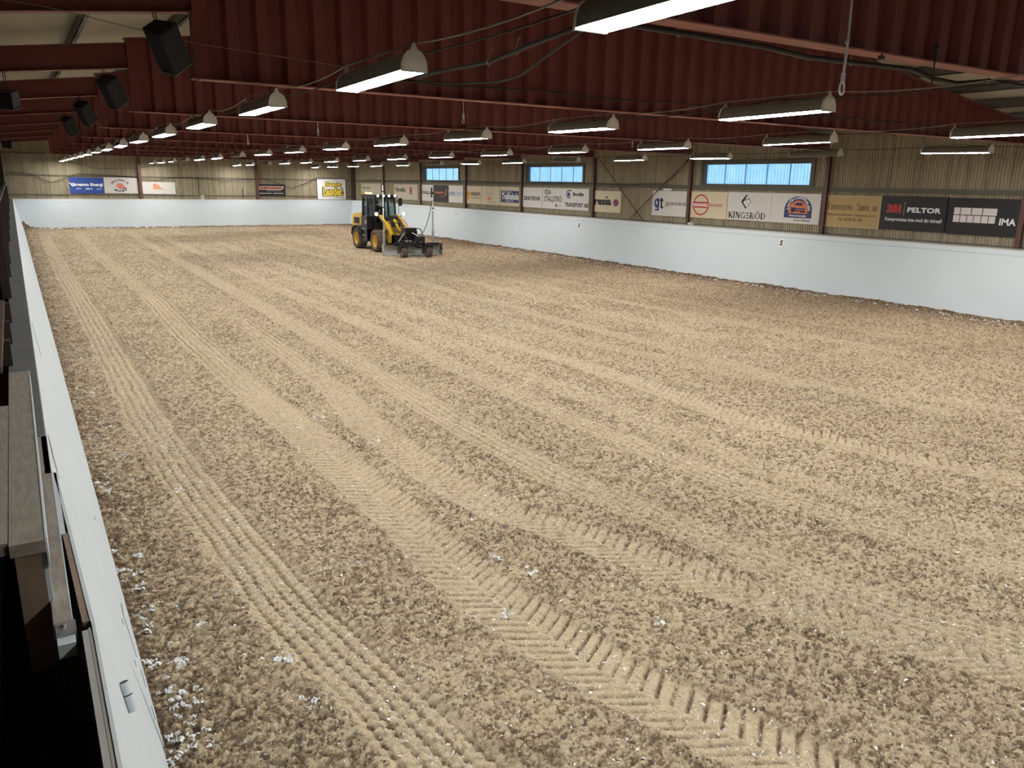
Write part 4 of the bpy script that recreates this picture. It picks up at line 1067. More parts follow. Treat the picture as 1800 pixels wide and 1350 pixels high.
cable(sag_line([(22.06, WALL_Y - 3, 3.27), (22.06, 46.7, 3.27), (22.06, 40.7, 3.28), (22.06, 28.8, 3.26), (22.06, 24.2, 3.30)], 0.04, 8) + [(22.06, 23.4, 3.8), (22.06, 22.9, 4.3)], 0.016, 'dark cable clipped along the rail of the right wall under the windows')
def fwc(l, y=WALL_Y - 0.12): return [(x, y, z) for x, z in l]
cable(fwc([(0, 3.34), (1.0, 3.3), (2.2, 2.75), (3.0, 3.05), (3.7, 3.32), (5.2, 3.27), (6.9, 3.18), (7.35, 3.05), (8.3, 2.98), (9.6, 3.2), (11, 3.18), (12.6, 3.0), (14.4, 3.15), (15.4, 3.2), (16.3, 2.95), (17.4, 2.55), (18.5, 2.95), (19.2, 3.3), (21.5, 3.3)]), 0.02, 'dark cable hanging in swags across the far wall above the signs')
cable(fwc([(3.0, 4.1), (5.0, 3.65), (7.2, 3.75), (8.2, 3.9), (10.5, 4.05)]), 0.014, 'thin dark cable sagging high on the far wall left of the first column')
cable(fwc([(10.98, 3.25), (10.98, 2.06)]), 0.025, 'vertical dark conduit on the far wall above the letter A', None, 'conduit', 'pipe')
cable(fwc([(13.9, 2.5), (13.9, 1.8)]), 0.022, 'short vertical pipe on the far wall left of the column by the red banner sign', None, 'conduit', 'pipe')

for j, (x, zt, zb, lab) in enumerate(((6.62, FL_Z - 0.015, 4.31, 'short black rod holding the thick cable under the nearest girder'),
                                     (7.42, 4.52, 4.16, 'long black rod clamped to the nearest girder, right of the bright hook'))):
    mb = MB(); mb.tube([(x, 4.61, zt), (x, 4.61, zb)], 0.008, 6); mb.box(x - 0.02, x + 0.02, 4.59, 4.63, zt - 0.05, zt - 0.02)
    tag(mb.build('hanger_rod', M_CABLE), lab, 'rod', 'black rods under the nearest girder')
M_TIE = mat('pale_cable_tie', (0.40, 0.36, 0.32), 0.5)
for nm, spots_ in (('cable', [(3.86, 6.7, 4.27), (3.845, 6.2, 4.30), (3.76, 5.05, 4.35)]), ('cable.002', [(4.5, 4.9, 4.34), (6.6, 4.9, 4.31), (8.9, 4.9, 4.33)])):
    for (x, y, z) in spots_:
        mb = MB(); mb.tube([(x + 0.004, y, z + 0.03), (x + 0.028, y, z), (x, y, z - 0.03), (x - 0.028, y, z), (x - 0.004, y, z + 0.03), (x + 0.02, y + 0.01, z + 0.10), (x + 0.05, y + 0.02, z + 0.13)], 0.004, 5)
        mb.build('cable_tie', M_TIE, bpy.data.objects[nm])

# hanging hooks (droppers with shackles) from the girders
def hook(x, y, zt, zb, label, big=False, m=M_STEEL):
    root = thing('hanging_hook', label, 'hook', (x, y, zb), 'hooks hanging from the girders')
    mb = MB(); mb.tube([(0, 0, zt - zb), (0.012 if big else 0.0, 0, (zt - zb) * 0.5), (0, 0, 0.16)], 0.011 if big else 0.006, 8); mb.build('cable', m, root)
    mb = MB(); mb.tube([(0, 0, 0.17), (0, 0, 0.10)], 0.018, 8)
    if big: mb.tube([(0.0, 0, (zt - zb) * 0.55 - 0.01), (0, 0, (zt - zb) * 0.55 + 0.02)], 0.018, 8)
    mb.build('clamp', m, root)
    mb = MB(); q = 1.0 if big else 0.62; mb.tube([(0.030 * q * math.sin(a), 0.0, 0.10 - 0.05 * q - 0.05 * q * math.cos(a)) for a in [i * 6.2832 / 14 for i in range(15)]], 0.010 * q, 6, False); mb.build('shackle', m, root)
hook(6.05, 4.55, 4.72, 3.97, 'bright steel hook cable with a shackle hanging before the nearest girder', True)
hook(5.76, col_y(8), FL_Z - 0.015, 4.0, 'thin hook wire under the second girder left of the middle of the photo')
hook(14.2, 10.76, FL_Z - 0.015, 4.02, 'thin hook wire under the second girder below the big nearest-row lamp on the right')
hook(14.0, col_y(7), FL_Z - 0.015, 4.12, 'thin hook wire under the third girder right of the middle of the photo')
hook(5.56, col_y(7), FL_Z - 0.015, 4.05, 'thin hook wire under the third girder at the left')
hook(5.6, col_y(6), FL_Z - 0.015, 4.05, 'short hook wire under the fourth girder at the left')
for j, (x, zt, zb) in enumerate([(7.56, 4.30, 3.82), (8.9, 4.30, 3.84), (9.22, 4.30, 3.78), (9.98, 4.30, 3.86), (12.17, 4.30, 3.90)]):
    hook(x, col_y(1) - 0.12, FL_Z - 0.015, zb, 'pale strap hanging under the furthest girder, %s from the left' % ORD[j].replace('nearest', 'first'), False, M_CAP)

# ================================================================== SPEAKERS
def speaker(name, M, w, h, d, label, hang=None):
    root = thing(name, label, 'speaker', tuple(M.translation), 'loudspeakers under the gallery beams')
    R = M.to_3x3().to_4x4()
    mb = MB()
    mb.prism([(-w / 2, -d / 2), (w / 2, -d / 2), (w * 0.34, d / 2), (-w * 0.34, d / 2)], R, -h / 2, h / 2); mb.build('cabinet', M_BLACK, root)
    mb = MB(); mb.box(-w / 2 + 0.012, w / 2 - 0.012, -d / 2 - 0.012, -d / 2, -h / 2 + 0.015, h / 2 - 0.015, R); mb.build('grille', mat('speaker_grille', (0.02, 0.02, 0.021), 0.8), root)
    mb = MB(); mb.box(-w / 2, w / 2, -d / 2 - 0.008, d / 2 - 0.05, -h / 2 - 0.012, -h / 2, R); mb.build('base_trim', mat('speaker_trim', (0.12, 0.115, 0.11), 0.5), root)
    mb = MB()
    top = R @ Vector((0, 0.02, h / 2))
    mb.tube([top, (top.x, 0.14, hang)], 0.006, 6); mb.tube([top + Vector((0.03, 0, -0.01)), (top.x + 0.03, 0.14, hang)], 0.006, 6); mb.build('hanger', M_CABLE, root)
    return root
# local x = width, y = depth (front = -y), z = height
def sp_frame(x, y, z, tilt, yaw, roll): return Matrix.Translation((x, y, z)) @ Matrix.Rotation(yaw, 4, 'Z') @ Matrix.Rotation(roll, 4, 'Y') @ Matrix.Rotation(tilt, 4, 'X')
SPN = ['black loudspeaker hanging nearest the camera at the top left', 'black loudspeaker, second of the row hanging at the left ends of the girders',
       'black loudspeaker, third of the row hanging at the left ends of the girders', 'black loudspeaker, fourth of the row hanging at the left ends of the girders']
for j, k in enumerate((8, 7, 6, 5)):
    speaker('loudspeaker', sp_frame(1.73, col_y(k) - 0.05 - 0.15, 4.67, 0.30, 0.45, -0.62), 0.30, 0.50, 0.28, SPN[j], 0.395)
speaker('loudspeaker', sp_frame(0.10, 16.5, 4.44, 0.25, -0.6, 0.12), 0.42, 0.26, 0.30, 'black loudspeaker cut off by the left edge of the photo', 0.45)
speaker('loudspeaker', sp_frame(0.14, 40.6, 4.43, 0.25, -0.6, 0.12), 0.42, 0.26, 0.30, 'small black loudspeaker at the far left in front of the plank wall', 0.45)

# ================================================================== FOREGROUND: gate, rails, posts
M_GATEW = mat('gate_white_face', (0.61, 0.68, 0.72), 0.5, var=0.06, scale=2.0, bump=0.05)
gate = thing('arena_gate', 'white board gate in the left-hand boards with a pipe socket near its end', 'gate', (0.2, 3.5, 0))
def sheet(name, q_front, th, m, parent, nx):
    o = Vector(parent.location) if parent else Vector((0, 0, 0))
    q = [Vector(p) - o for p in q_front]; n = Vector(nx) * th
    mb = MB(); mb.add(q + [p + n for p in q], [(0, 1, 2, 3), (7, 6, 5, 4), (0, 4, 5, 1), (1, 5, 6, 2), (2, 6, 7, 3), (3, 7, 4, 0)])
    return mb.build(name, m, parent)
sheet('face_board', [(0.384, 4.355, -0.05), (0.384, 2.738, -0.05), (0.070, 2.738, BOARD_H), (0.028, 4.355, BOARD_H)], 0.012, M_GATEW, gate, (-1, 0, 0))
sheet('core_board', [(0.372, 3.55, -0.05), (0.372, 2.745, -0.05), (0.057, 2.745, BOARD_H - 0.003), (0.037, 3.55, BOARD_H - 0.003)], 0.022, M_RAWWOOD, gate, (-1, 0, 0))
pa = Vector((0.137, 2.805, 1.455)); pb = Vector((0.155, 2.772, 1.352)); o_ = Vector(gate.location)
dr = (pb - pa).normalized()
mb = MB()
mb.tube([pa - o_, pa + dr * 0.045 - o_], 0.017, 14, False); mb.tube([pa + dr * 0.05 - o_, pb - o_], 0.017, 14)
mb.tube([pa + dr * 0.002 - o_, pa + dr * 0.045 - o_], 0.012, 14)
p_ = mb.build('pipe_socket', M_GATEW, gate)
mb = MB(); mb.tube([pa - o_ - dr * 0.001, pa - o_ + dr * 0.012], 0.0125, 12); mb.build('pipe_bore', M_BLACK, p_)
mb = MB(); mb.tube([pa + dr * 0.044 - o_, pa + dr * 0.051 - o_], 0.0155, 12); mb.build('pipe_joint', M_BLACK, p_)

near = thing('kick_board', 'white board nearest the camera made of layered planks, at the bottom left', 'board', (0.2, 1.5, 0))
sheet('face_board', [(0.384, 2.738, -0.05), (0.384, -2.0, -0.05), (0.070, -2.0, BOARD_H), (0.070, 2.738, BOARD_H)], 0.010, M_GATEW, near, (-1, 0, 0))
sheet('middle_plank', [(0.3735, 2.70, -0.05), (0.3735, -2.0, -0.05), (0.0595, -2.0, BOARD_H - 0.003), (0.0595, 2.70, BOARD_H - 0.003)], 0.011, mat('layer_grey', (0.34, 0.33, 0.30), 0.7, var=0.2), near, (-1, 0, 0))
sheet('back_plank', [(0.3615, 2.69, -0.05), (0.3615, -2.0, -0.05), (0.0475, -2.0, BOARD_H - 0.004), (0.0475, 2.69, BOARD_H - 0.004)], 0.018, mat('layer_pale', (0.42, 0.42, 0.40), 0.7, var=0.15), near, (-1, 0, 0))

# top plank behind the gate, with its end bracket
tp = thing('top_plank', 'dusty plank along the top of the boards behind the gate, ending in a metal bracket', 'plank', (0, 3.9, BOARD_H))
mb = MB(); mb.box(-0.048, 0.006, -1.16, 1.14, -0.035, 0.0); mb.build('plank', M_GREYWOOD, tp)
mb = MB(); mb.box(0.006, 0.010, -1.16, 0.9, -0.04, 0.001); mb.box(0.010, 0.027, -0.36, 0.45, -0.04, 0.0); mb.build('white_edge', M_GATEW, tp)
mb = MB(); mb.box(-0.044, 0.016, -1.20, -1.13, -0.001, 0.004); mb.box(-0.044, 0.016, -1.204, -1.20, -0.05, 0.004); mb.tube([(-0.02, -1.16, 0.004), (-0.02, -1.16, 0.012)], 0.008, 8); mb.build('bracket', M_GALV, tp)
mb = MB(); mb.box(-0.042, 0.010, -1.255, -1.205, -0.06, -0.012); mb.build('end_block', M_GATEW, tp)

rail = thing('gallery_rail', 'weathered grey rail plank on a post, nearest the camera at the left', 'rail', (-0.1, 4.3, 2.0))
mb = MB(); mb.box(-0.045, 0.060, -1.38, 1.42, -0.045, 0.0); mb.build('top_board', M_GREYWOOD, rail)
mb = MB(); mb.box(-0.085, -0.048, -1.36, 0.55, -0.040, 0.004); mb.box(-0.40, -0.088, -1.33, 0.5, -0.05, -0.008); mb.build('back_board', M_GREYWOOD, rail)
mb = MB(); mb.box(0.060, 0.066, -1.37, 1.42, -0.11, 0.002); mb.build('white_edge', M_GATEW, rail)
mb = MB(); mb.box(-0.035, 0.045, -1.35, -1.27, -0.50, -0.046); mb.build('post', M_RAWWOOD, rail)
mb = MB(); mb.box(0.046, 0.060, -1.35, -1.27, -0.46, -0.046); mb.build('post_cladding', M_GATEW, rail)
rail2 = tag(MB().box(-0.34, -0.185, 5.9, 9.2, 1.96, 2.0).build('gallery_rail', mat('brown_rail', (0.085, 0.06, 0.05), 0.7, var=0.3)), 'dark brown rail plank further along at the left edge', 'rail')
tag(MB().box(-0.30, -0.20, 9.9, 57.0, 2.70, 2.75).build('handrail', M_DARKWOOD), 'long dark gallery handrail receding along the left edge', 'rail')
for j, y in enumerate((7.15, 8.1, 9.3, 11.2, 13.6, 15.6, 21.0, 25.5, 31.0, 38.0, 46.0)):
    mb = MB(); w = 0.05
    mb.box(-0.235, -0.145, y - w, y + w, BOARD_H + 0.003, 2.69 if y > 9.8 else 1.959)
    tag(mb.build('baluster', M_DARKWOOD), 'dark upright on the grey ledge at the left edge, %s from the camera' % ORD[j].replace('nearest', 'first'), 'upright', 'uprights on the grey ledge')
tag(MB().box(-0.9, -0.42, -2.0, 8.0, 0.0, 1.9).build('shade_panel', mat('shade_black', (0.004, 0.004, 0.004), 0.95)), 'added black panel standing in for the dark at the bottom left', 'shade_panel')  # black panel added to keep the space under the gallery dark

# marks on the left-hand boards
bl = bpy.data.objects['baseboard_left']
def on_left(y, z, lift=0.0015): return Vector((0.384 - 0.374 * z / BOARD_H + lift, y, z))
def mark(pts, w, m, name):
    mb = MB()
    P = [on_left(*p) for p in pts]
    for a, b in zip(P[:-1], P[1:]):
        d = (b - a).normalized(); n = Vector((0.978, 0, 0.208)); s = d.cross(n).normalized() * w / 2
        mb.add([a - s, b - s, b + s, a + s, a - s + n * 0.002, b - s + n * 0.002, b + s + n * 0.002, a + s + n * 0.002], [(4, 5, 6, 7), (0, 4, 7, 3), (1, 2, 6, 5), (0, 1, 5, 4), (3, 7, 6, 2)])
    return mb.build(name, m, bl)
mark([(5.12, 1.735), (4.86, 1.70), (4.62, 1.63)], 0.006, M_RAWWOOD, 'splintered_strip')
mark([(5.08, 1.72), (4.90, 1.69), (4.72, 1.645)], 0.008, M_RAWWOOD, 'splintered_strip')
mark([(9.6, 1.70), (9.0, 1.62), (8.6, 1.53)], 0.008, M_RAWWOOD, 'splintered_strip')
M_SCUFF = mat('dark_scuff', (0.12, 0.10, 0.085), 0.8)
for pts in ([(5.6, 0.32), (5.35, 0.36), (5.2, 0.30), (5.0, 0.24)], [(4.9, 0.2), (4.75, 0.17)], [(5.05, 0.5), (5.0, 0.49)], [(4.7, 0.40), (4.66, 0.385)], [(4.55, 0.16), (4.45, 0.13)], [(6.6, 0.6), (6.57, 0.59)]):
    mark(pts, 0.012, M_SCUFF, 'scuff')

# ================================================================== WHEEL LOADER
def glass_mat():
    m, nt, b = nodes_of('cab_glass'); N = nt.nodes; L = nt.links; N.remove(b)
    t = N.new('ShaderNodeBsdfTransparent'); t.inputs[0].default_value = (0.50, 0.58, 0.58, 1)
    g = N.new('ShaderNodeBsdfGlossy'); g.inputs['Roughness'].default_value = 0.03; g.inputs['Color'].default_value = (0.85, 0.92, 0.95, 1)
    mx = N.new('ShaderNodeMixShader'); mx.inputs[0].default_value = 0.10
    L.new(t.outputs[0], mx.inputs[1]); L.new(g.outputs[0], mx.inputs[2]); L.new(mx.outputs[0], N['Material Output'].inputs['Surface'])
    return m
M_GLASS = glass_mat()
LX, LY = 14.95, 36.0
ld = thing('wheel_loader', 'yellow and black wheel loader with lit work lights on the sand', 'loader', (LX, LY, 0))
RX = Matrix.Rotation(math.pi / 2, 4, 'Y')
def tyre_mesh(R, w, lugs, lug_h):
    mb = MB()
    h = w / 2
    mb.lathe([(R * 0.58, -h * 0.86), (R * 0.80, -h), (R * 0.93, -h * 0.95), (R * 0.972, -h * 0.75), (R * 0.975, h * 0.75), (R * 0.93, h * 0.95), (R * 0.80, h), (R * 0.58, h * 0.86)], RX, 40, True)
    for i in range(lugs):
        for sd in (-1, 1):
            a0 = 2 * math.pi * (i + (0.5 if sd > 0 else 0)) / lugs
            def P(hh, a, r): return Vector((hh, r * math.cos(a), r * math.sin(a)))
            r = R - lug_h / 2
            pts = [P(-sd * 0.02 * 0, a0, r), P(sd * h * 0.5, a0 - 0.13, r), P(sd * h * 0.93, a0 - 0.19, r - 0.004)]
            for q0, q1 in zip(pts[:-1], pts[1:]):
                mb.bar(q0, q1, R * 0.10, lug_h + 0.02, up=(q0 + q1) * 0.5 * Vector((0, 1, 1)))
            q2 = P(sd * h * 0.99, a0 - 0.20, R * 0.84)
            mb.bar(pts[-1], q2, R * 0.10, 0.02, up=(sd, 0, 0))
    return mb
def wheel(parent, x, y, R, w, out, lugs=16, lug_h=0.045, rim_m=M_YELLOW, nm='wheel'):
    t = tyre_mesh(R, w, lugs, lug_h).build(nm, M_TYRE, parent); t.location = (x, y, R)
    mb = MB(); h = w / 2 * 0.86
    s = out
    mb.lathe([(R * 0.60, s * h), (R * 0.585, s * h * 1.02), (R * 0.54, s * h * 0.95), (R * 0.50, s * h * 0.45), (R * 0.24, s * h * 0.30), (0.0, s * h * 0.30)], RX, 28)
    mb.lathe([(R * 0.59, -s * h), (R * 0.50, -s * h * 0.6), (0.0, -s * h * 0.5)], RX, 20)
    rim = mb.build('rim', rim_m, t)
    mb = MB(); mb.lathe([(R * 0.20, s * h * 0.28), (R * 0.19, s * h * 0.55), (0.0, s * h * 0.58)], RX, 16)
    for k in range(8):
        a = k * math.pi / 4
        mb.lathe([(0.014, s * h * 0.28), (0.014, s * h * 0.42), (0, s * h * 0.42)], Matrix.Translation((0, R * 0.32 * math.cos(a), R * 0.32 * math.sin(a))) @ RX, 6)
    mb.build('hub', rim_m, t)
    return t
for x in (-0.68, 0.68):
    for y in (-1.10, 1.25): wheel(ld, x, y, 0.50, 0.44, 1 if x > 0 else -1)
def part(name, m, fn, parent=ld):
    mb = MB(); fn(mb); return mb.build(name, m, parent)
YZ = lambda x: Matrix(((0, 0, 1, x), (1, 0, 0, 0), (0, 1, 0, 0), (0, 0, 0, 1)))      # polygon in (y,z), extruded along +x
part('rear_frame', M_BLACKP, lambda b: (b.box(-0.40, 0.40, -0.25, 2.2, 0.42, 0.95), b.box(-0.46, 0.46, 1.1, 1.4, 0.42, 0.6)))
part('front_frame', M_YELLOW, lambda b: (b.prism([(-1.75, 0.42), (-0.75, 0.42), (-0.62, 0.80), (-0.85, 1.30), (-1.25, 1.42), (-1.70, 1.05), (-1.80, 0.75)], YZ(-0.27), 0, 0.10),
                                         b.prism([(-1.75, 0.42), (-0.75, 0.42), (-0.62, 0.80), (-0.85, 1.30), (-1.25, 1.42), (-1.70, 1.05), (-1.80, 0.75)], YZ(0.17), 0, 0.10),
                                         b.box(-0.17, 0.17, -1.72, -1.60, 0.5, 1.05), b.box(-0.17, 0.17, -0.95, -0.8, 0.5, 1.2)))
part('axle', M_BLACKP, lambda b: (b.tube([(-0.5, -1.10, 0.5), (0.5, -1.10, 0.5)], 0.10, 12), b.tube([(-0.5, 1.25, 0.5), (0.5, 1.25, 0.5)], 0.10, 12)))
part('articulation_joint', M_BLACKP, lambda b: b.tube([(0, -0.45, 0.40), (0, -0.45, 0.95)], 0.14, 12))
hood = part('engine_hood', M_YELLOW, lambda b: b.prism([(1.18, 0.92), (2.35, 0.92), (2.48, 1.15), (2.42, 1.50), (2.22, 1.62), (1.18, 1.70)], YZ(-0.60), 0, 1.20))
part('hood_grille', M_BLACK, lambda b: (b.box(-0.605, -0.60, 1.45, 2.2, 1.15, 1.45), b.box(0.60, 0.605, 1.45, 2.2, 1.15, 1.45)), hood)
part('counterweight', M_BLACKP, lambda b: b.prism([(2.0, 0.45), (2.45, 0.45), (2.58, 0.62), (2.55, 0.95), (2.0, 0.95)], YZ(-0.62), 0, 1.24))
def fender(b, x0, x1, yc):
    n = 14
    for i in range(n):
        a0 = math.radians(15 + 150 * i / n); a1 = math.radians(15 + 150 * (i + 1) / n); r0, r1 = 0.56, 0.61
        P = lambda a, r: (yc + r * math.cos(a), 0.5 + r * math.sin(a))
        b.prism([P(a0, r0), P(a1, r0), P(a1, r1), P(a0, r1)], YZ(x0), 0, x1 - x0)
for sx in (-1, 1):
    part('fender', M_BLACK, lambda b: fender(b, min(sx * 0.48, sx * 0.92), max(sx * 0.48, sx * 0.92), 1.25))
    part('side_tank', M_BLACKP, lambda b: (b.box(min(sx * 0.50, sx * 0.84), max(sx * 0.50, sx * 0.84), -0.10, 0.62, 0.98, 1.58), b.box(min(sx * 0.46, sx * 0.82), max(sx * 0.46, sx * 0.82), -0.02, 0.50, 0.40, 0.46), b.box(min(sx * 0.78, sx * 0.80), max(sx * 0.78, sx * 0.80), 0.0, 0.48, 0.46, 0.98)))
part('step', M_GALV, lambda b: (b.box(-0.86, -0.84, 0.02, 0.5, 0.66, 0.70), b.box(-0.88, -0.80, 0.0, 0.5, 0.95, 0.985), b.box(-0.86, -0.845, -0.08, 0.10, 1.22, 1.40)))
# cab
cabf = part('cab_frame', M_BLACKP, lambda b: (
    [b.bar((sx * 0.52, -0.40, 1.15), (sx * 0.50, -0.28, 2.42), 0.07, 0.08, (0, 1, 0)) for sx in (-1, 1)],
    [b.bar((sx * 0.54, 0.55, 1.0), (sx * 0.53, 0.52, 2.42), 0.07, 0.09, (0, 1, 0)) for sx in (-1, 1)],
    [b.bar((sx * 0.55, 1.15, 1.0), (sx * 0.53, 1.10, 2.42), 0.08, 0.10, (0, 1, 0)) for sx in (-1, 1)],
    b.box(-0.56, 0.56, -0.42, 1.2, 0.95, 1.02), b.box(-0.54, 0.54, -0.44, -0.36, 0.98, 1.28), b.box(-0.54, 0.54, 1.12, 1.18, 1.0, 1.5)))
part('roof', M_BLACK, lambda b: b.prism([(-0.46, 2.42), (1.22, 2.42), (1.24, 2.50), (1.16, 2.55), (-0.36, 2.56), (-0.48, 2.49)], YZ(-0.58), 0, 1.16))
part('windscreen', M_GLASS, lambda b: b.add([(-0.49, -0.395, 1.28), (0.49, -0.395, 1.28), (0.47, -0.29, 2.42), (-0.47, -0.29, 2.42)], [(0, 1, 2, 3)]))
for sx in (-1, 1):
    d_ = part('cab_door', M_BLACKP, lambda b: (b.bar((sx * 0.535, -0.36, 1.05), (sx * 0.535, 0.50, 1.05), 0.03, 0.05), b.bar((sx * 0.525, -0.24, 2.38), (sx * 0.525, 0.48, 2.38), 0.03, 0.05), b.box(sx * 0.55 - 0.012, sx * 0.55 + 0.012, 0.30, 0.46, 1.42, 1.46)))
    part('door_glass', M_GLASS, lambda b: b.add([(sx * 0.535, -0.34, 1.08), (sx * 0.535, 0.50, 1.08), (sx * 0.525, 0.48, 2.36), (sx * 0.525, -0.24, 2.36)], [(0, 1, 2, 3)]), d_)
    part('side_glass', M_GLASS, lambda b: b.add([(sx * 0.545, 0.60, 1.3), (sx * 0.545, 1.10, 1.3), (sx * 0.53, 1.05, 2.38), (sx * 0.53, 0.57, 2.38)], [(0, 1, 2, 3)]))
part('rear_glass', M_GLASS, lambda b: b.add([(-0.50, 1.15, 1.5), (0.50, 1.15, 1.5), (0.48, 1.10, 2.38), (-0.48, 1.10, 2.38)], [(0, 1, 2, 3)]))
seat = part('seat', M_BLACK, lambda b: (b.prism([(-0.26, 0), (0.26, 0), (0.26, 0.42), (0.20, 0.55), (0.10, 0.60), (-0.10, 0.60), (-0.20, 0.55), (-0.26, 0.42)], frame((0, 0.80, 1.45), (1, 0, 0), (0, 0.12, 1)), -0.06, 0.06),
                                      b.box(-0.25, 0.25, 0.30, 0.80, 1.38, 1.50), b.box(-0.18, 0.18, 0.4, 0.75, 1.02, 1.38)))
part('headrest', M_BLACK, lambda b: b.prism([(-0.14, 0), (0.14, 0), (0.12, 0.16), (0.06, 0.20), (-0.06, 0.20), (-0.12, 0.16)], frame((0, 0.88, 2.08), (1, 0, 0), (0, 0.1, 1)), -0.04, 0.04), seat)
part('dashboard', M_BLACK, lambda b: (b.box(-0.25, 0.25, -0.36, -0.15, 1.02, 1.52), b.tube([(0, -0.2, 1.5), (0, 0.02, 1.70)], 0.03, 8)))
part('steering_wheel', M_BLACK, lambda b: (b.tube([(0.19 * math.cos(a), 0.02 + 0.12 * math.sin(a), 1.71 + 0.13 * math.sin(a)) for a in [i * 6.2832 / 20 for i in range(21)]], 0.016, 6, False), b.bar((-0.18, 0.02, 1.71), (0.18, 0.02, 1.71), 0.03, 0.02)))
part('cab_lining', mat('cab_lining', (0.05, 0.07, 0.065), 0.6), lambda b: b.box(-0.47, 0.47, 1.06, 1.10, 1.1, 2.0))
for sx in (-1, 1):
    part('wiper', M_STEEL if sx < 0 else M_STEEL, lambda b: b.bar((sx * 0.22 - 0.03, -0.33, 2.36), (sx * 0.22 + 0.02, -0.36, 2.02), 0.03, 0.01))
M_WORK = emit('work_light_glow', (1.0, 0.98, 0.95), 14); M_HEAD = emit('head_light_glow', (1.0, 0.86, 0.84), 7); M_AMB = emit('amber_glow', (1.0, 0.55, 0.10), 4)
for x in (-0.44, -0.16, 0.12, 0.42):
    w_ = part('work_light', M_BLACK, lambda b: b.box(x - 0.06, x + 0.06, -0.55, -0.45, 2.46, 2.58))
    part('lens', M_WORK, lambda b: b.tube([(x, -0.55, 2.52), (x, -0.562, 2.52)], 0.05, 14), w_)
for y in (0.05, 0.35, 0.65):
    w_ = part('amber_beacon', M_BLACK, lambda b: b.box(-0.60, -0.48, y - 0.07, y + 0.07, 2.55, 2.585))
    part('lens', M_AMB, lambda b: b.lathe([(0.055, 0), (0.055, 0.05), (0.03, 0.075), (0, 0.08)], Matrix.Translation((-0.54, y, 2.585)), 12), w_)
for sx, x in ((-1, -0.64), (1, 0.72)):
    h_ = part('head_light', M_BLACK, lambda b: (b.lathe([(0.03, 0.06), (0.085, 0.03), (0.095, -0.02), (0.0, -0.02)], Matrix.Translation((x, -0.80, 1.70)) @ Matrix.Rotation(-math.pi / 2, 4, 'X'), 14), b.bar((x, -0.76, 1.66), (x - sx * 0.30, -0.66, 1.45), 0.04, 0.04)))
    part('lens', M_HEAD, lambda b: b.lathe([(0.0, -0.045), (0.06, -0.035), (0.088, -0.015), (0.088, 0.0)], Matrix.Translation((x, -0.80, 1.70)) @ Matrix.Rotation(math.pi / 2, 4, 'X') @ Matrix.Scale(-1, 4, (0, 0, 1)), 14), h_)
for sx in (-1, 1):
    part('mirror', M_BLACK, lambda b: (b.prism([(-0.09, 0), (0.07, 0.0), (0.10, 0.1), (0.10, 0.30), (0.06, 0.36), (-0.06, 0.36), (-0.10, 0.28), (-0.10, 0.06)], frame((sx * 0.74, -0.42, 2.06), (1, 0.25 * sx, 0), (0, 0, 1)), -0.035, 0.035),
                                     b.tube([(sx * 0.54, -0.38, 1.25), (sx * 0.64, -0.42, 1.65), (sx * 0.66, -0.42, 2.12)], 0.014, 6)))
# loader arms and linkage
for sx in (-1, 1):
    part('lift_arm', M_YELLOW, lambda b: b.prism([(-0.55, 1.54), (-0.62, 1.66), (-0.85, 1.66), (-1.82, 1.14), (-2.08, 0.84), (-2.40, 0.44), (-2.38, 0.33), (-2.26, 0.34), (-1.98, 0.70), (-1.74, 0.98), (-0.82, 1.50)], YZ(sx * 0.42 - 0.04), 0, 0.08))
    part('lift_cylinder', M_STEEL, lambda b: (b.tube([(sx * 0.31, -0.85, 0.85), (sx * 0.31, -1.35, 1.12)], 0.045, 10), b.tube([(sx * 0.31, -1.35, 1.12), (sx * 0.33, -1.62, 1.26)], 0.025, 8)))
part('tilt_lever', M_YELLOW, lambda b: b.prism([(-1.25, 1.35), (-1.42, 1.50), (-1.95, 1.02), (-1.98, 0.80), (-1.82, 0.80)], YZ(-0.06), 0, 0.12))
part('tilt_cylinder', M_STEEL, lambda b: (b.tube([(0.0, -0.75, 1.28), (0.0, -1.35, 1.42)], 0.05, 10), b.tube([(0.0, -1.90, 0.86), (0, -2.35, 0.70)], 0.03, 8)))
part('hydraulic_block', M_BLACKP, lambda b: (b.box(-0.24, 0.22, -1.30, -0.80, 1.40, 1.58), b.box(-0.20, 0.20, -1.62, -1.30, 1.12, 1.36)))
part('quick_hitch', M_BLACKP, lambda b: (b.box(-0.55, 0.55, -2.40, -2.32, 0.28, 0.82), b.box(-0.55, -0.45, -2.40, -2.30, 0.25, 0.85), b.box(0.45, 0.55, -2.40, -2.30, 0.25, 0.85)))
part('orange_hoses', M_ORANGE, lambda b: (b.tube([(0.50, -0.60, 1.50), (0.56, -1.0, 1.50), (0.56, -1.5, 1.30), (0.50, -2.0, 0.98), (0.45, -2.35, 0.85)], 0.022, 6), b.tube([(0.48, -0.55, 1.35), (0.58, -0.9, 1.36), (0.60, -1.3, 1.15), (0.5, -1.9, 0.95)], 0.02, 6)))
part('black_hoses', M_CABLE, lambda b: ([b.tube([(x, -0.5, 1.35), (x * 1.1, -0.9, 1.62), (x * 0.9, -1.4, 1.45), (x, -1.9, 1.05), (x * 0.6, -2.35, 0.9)], 0.02, 6) for x in (-0.3, -0.22, 0.24, 0.31)], b.tube([(-0.15, -0.6, 1.4), (-0.15, -1.1, 1.62), (-0.12, -1.6, 1.35), (-0.1, -2.2, 0.95)], 0.02, 6), b.tube([(0.12, -0.6, 1.4), (0.14, -1.2, 1.58), (0.15, -1.7, 1.3), (0.12, -2.3, 1.0)], 0.02, 6)))

